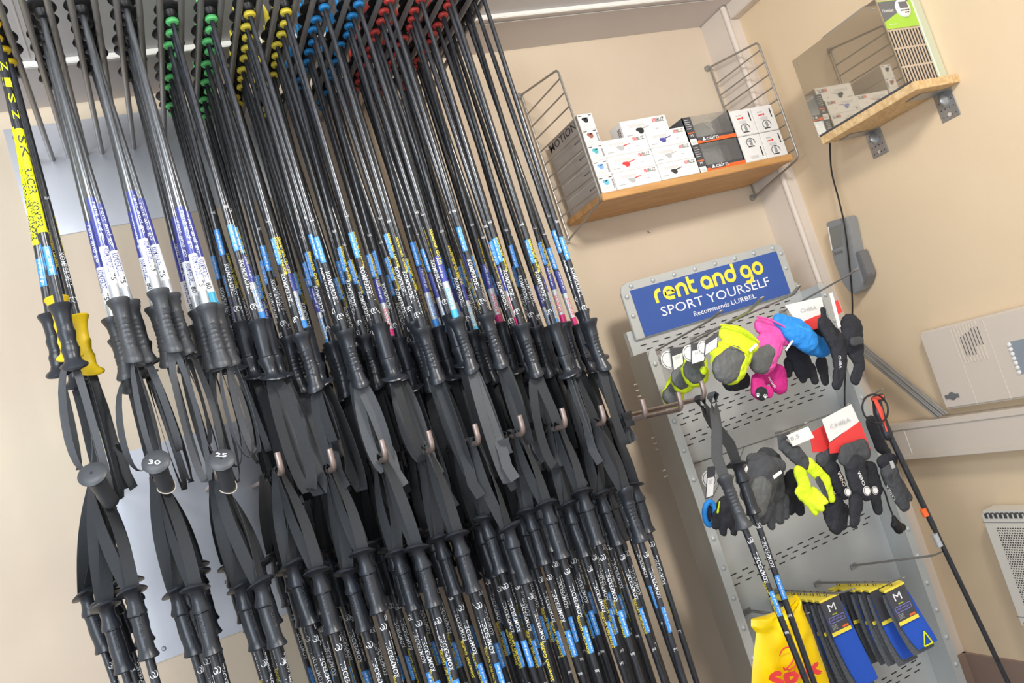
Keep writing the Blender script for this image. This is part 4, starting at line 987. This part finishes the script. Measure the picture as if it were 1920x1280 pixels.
for q in range(3): yz([(1563+q*6, 473-q*1.8), (1567+q*6, 472-q*1.8), (1568+q*6, 477-q*1.8), (1564+q*6, 478-q*1.8)], .0572, .002, 'button', tsd, hs, .0003)
# wall panel
pn = thing('alarm_panel', (W, 1.8, 1.21), 'cream wall panel with louvres, round keys and a small dark emblem', 'control panel')
child(MB().box(W-.045, W-.001, 1.50, 2.075, 1.076, 1.345), 'housing', cream, pn, smooth=False, bevel=.007)
mb = MB()
for q in range(7):
    y = 1.925-q*.0115; z0 = 1.236 if q < 4 else 1.262; mb.box(W-.0458, W-.0445, y-.0016, y+.0016, z0, 1.300+(.004*q if q < 4 else .02))
child(mb, 'louvres', blackp, pn, smooth=False)
mb = MB()
for q in range(8): y = 1.938-q*.0115; mb.box(W-.0475, W-.0445, y-.0012, y+.0012, 1.215, 1.338)
child(mb, 'ribs', cream, pn, smooth=False)
child(MB().box(W-.0462, W-.0445, 1.55, 1.768, 1.150, 1.252), 'key_label', mat('blue_grey_label', (.25, .28, .32), .5), pn, smooth=False)
for q in range(7): child(MB().lathe([(0, .0065), (.003, .006), (.0045, .001)], 12, lambda p, z, q=q: Vector((W-.046-z, 1.772-.0*q+p.x, 1.244-q*.0145+p.y))), 'key', boxw, pn)
for q in range(5):
    for r_ in range(2): child(MB().lathe([(0, .0042), (.002, .004), (.003, .001)], 10, lambda p, z, q=q, r_=r_: Vector((W-.045-z, 1.757-r_*.014+p.x, 1.135-q*.0125+p.y))), 'small_key', cream, pn)
mb = MB().lathe([(0, .014), (.002, .013), (.003, .001)], 18, lambda p, z: Vector((W-.045-z, 2.03+p.x, 1.118+p.y))); mb.box(W-.0485, W-.045, 2.004, 2.056, 1.112, 1.124)
child(mb, 'emblem', tsd, pn, smooth=False)
mb = MB()
for yy in (1.95, 1.83): mb.box(W-.0458, W-.0447, yy-.001, yy+.001, 1.08, 1.343)
child(mb, 'panel_joint', offwhite, pn, smooth=False)
# heater
ht = thing('wall_heater', (W, 1.8, .34), 'pale metal convector heater with perforated front low on the right wall', 'heater')
hm = mat('perforated_sheet', (.66, .62, .55), .4)
nt = hm.node_tree; b = nt.nodes['Principled BSDF']; tc = [n for n in nt.nodes if n.type == 'TEX_COORD'][0]
sx = nt.nodes.new('ShaderNodeSeparateXYZ'); nt.links.new(tc.outputs['Object'], sx.inputs[0])
def mth(op, a, b_=None, c=None):
    n = nt.nodes.new('ShaderNodeMath'); n.operation = op
    for i, v in enumerate((a, b_, c)):
        if v is None: continue
        if isinstance(v, (int, float)): n.inputs[i].default_value = v
        else: nt.links.new(v, n.inputs[i])
    return n.outputs[0]
rowc = mth('DIVIDE', sx.outputs[2], .0078); row = mth('FLOOR', rowc); par = mth('MULTIPLY', mth('MODULO', mth('ABSOLUTE', row), 2.0), .5)
uu = mth('SUBTRACT', mth('FRACT', mth('ADD', mth('DIVIDE', sx.outputs[1], .0088), par)), .5); vv = mth('SUBTRACT', mth('FRACT', rowc), .5)
rr = mth('SQRT', mth('ADD', mth('MULTIPLY', uu, uu), mth('MULTIPLY', vv, vv))); msk = mth('LESS_THAN', rr, .33)
mx = nt.nodes.new('ShaderNodeMixRGB'); mx.inputs[1].default_value = (.66, .62, .55, 1); mx.inputs[2].default_value = (.05, .045, .04, 1)
nt.links.new(msk, mx.inputs[0]); nt.links.new(mx.outputs[0], b.inputs['Base Color'])
child(MB().box(W-.075, W-.001, 1.45, 2.065, .345, .735), 'housing', creamh, ht, smooth=False, bevel=.010)
child(MB().box(W-.0765, W-.074, 1.50, 2.018, .405, .682), 'grille', hm, ht, smooth=False)
mb = MB()
for q in range(26): y = 2.04-q*.0175; mb.box(W-.0765, W-.062, y-.0052, y+.0052, .712, .728).box(W-.0765, W-.062, y-.004, y+.004, .350, .366)
child(mb, 'air_slots', boxd, ht, smooth=False)
child(MB().box(W-.0762, W-.074, 1.46, 2.062, .698, .700).box(W-.0762, W-.074, 1.46, 2.062, .383, .385), 'seam', tsg, ht, smooth=False)
# thin rods leaning in the corner
for q in range(5):
    a = wp(1590+q*2, 636-q*3.5+6, .085-.004*q) ; b_ = wp(1752+q*5, 766+(-4 if q == 4 else 0), .055+.004*(q % 2))
    b_.z = 1.056+.002*q
    o = MB().tube([a, b_], .0035, 8).ob('metal_rod', rodm if q % 2 else steel)
    tag(o, f'thin metal rod leaning on the cable trunking, {ORD[q]} in the bundle from the left', 'rod', 'bundle of thin metal rods')
# power cable and plug
pts = [wp(1556, 262, .05), wp(1559, 320, .045), wp(1573, 375, .06), wp(1583, 420, .075), wp(1591, 480, .07), wp(1598, 560, .06), wp(1596, 620, .08), at(1586, 690, 2.24), at(1584, 760, 2.24), at(1592, 820, 2.2), at(1625, 880, 2.2), at(1655, 915, 2.18), at(1667, 948, 2.15), at(1675, 968, 2.14)]
t = thing('power_cable', pts[0], 'black power cable running from the board down behind the gloves to a hanging plug', 'cable')
child(MB().tube(smoothp(pts), .0030, 8), 'cord', plasticb, t)
puffy('plug', [[(1676, 970, 5), (1680, 982, 10), (1685, 990, 11)], [(1677, 984, 8), (1692, 988, 8)]], 2.13, plasticb, t, flat=.7, vox=.003)
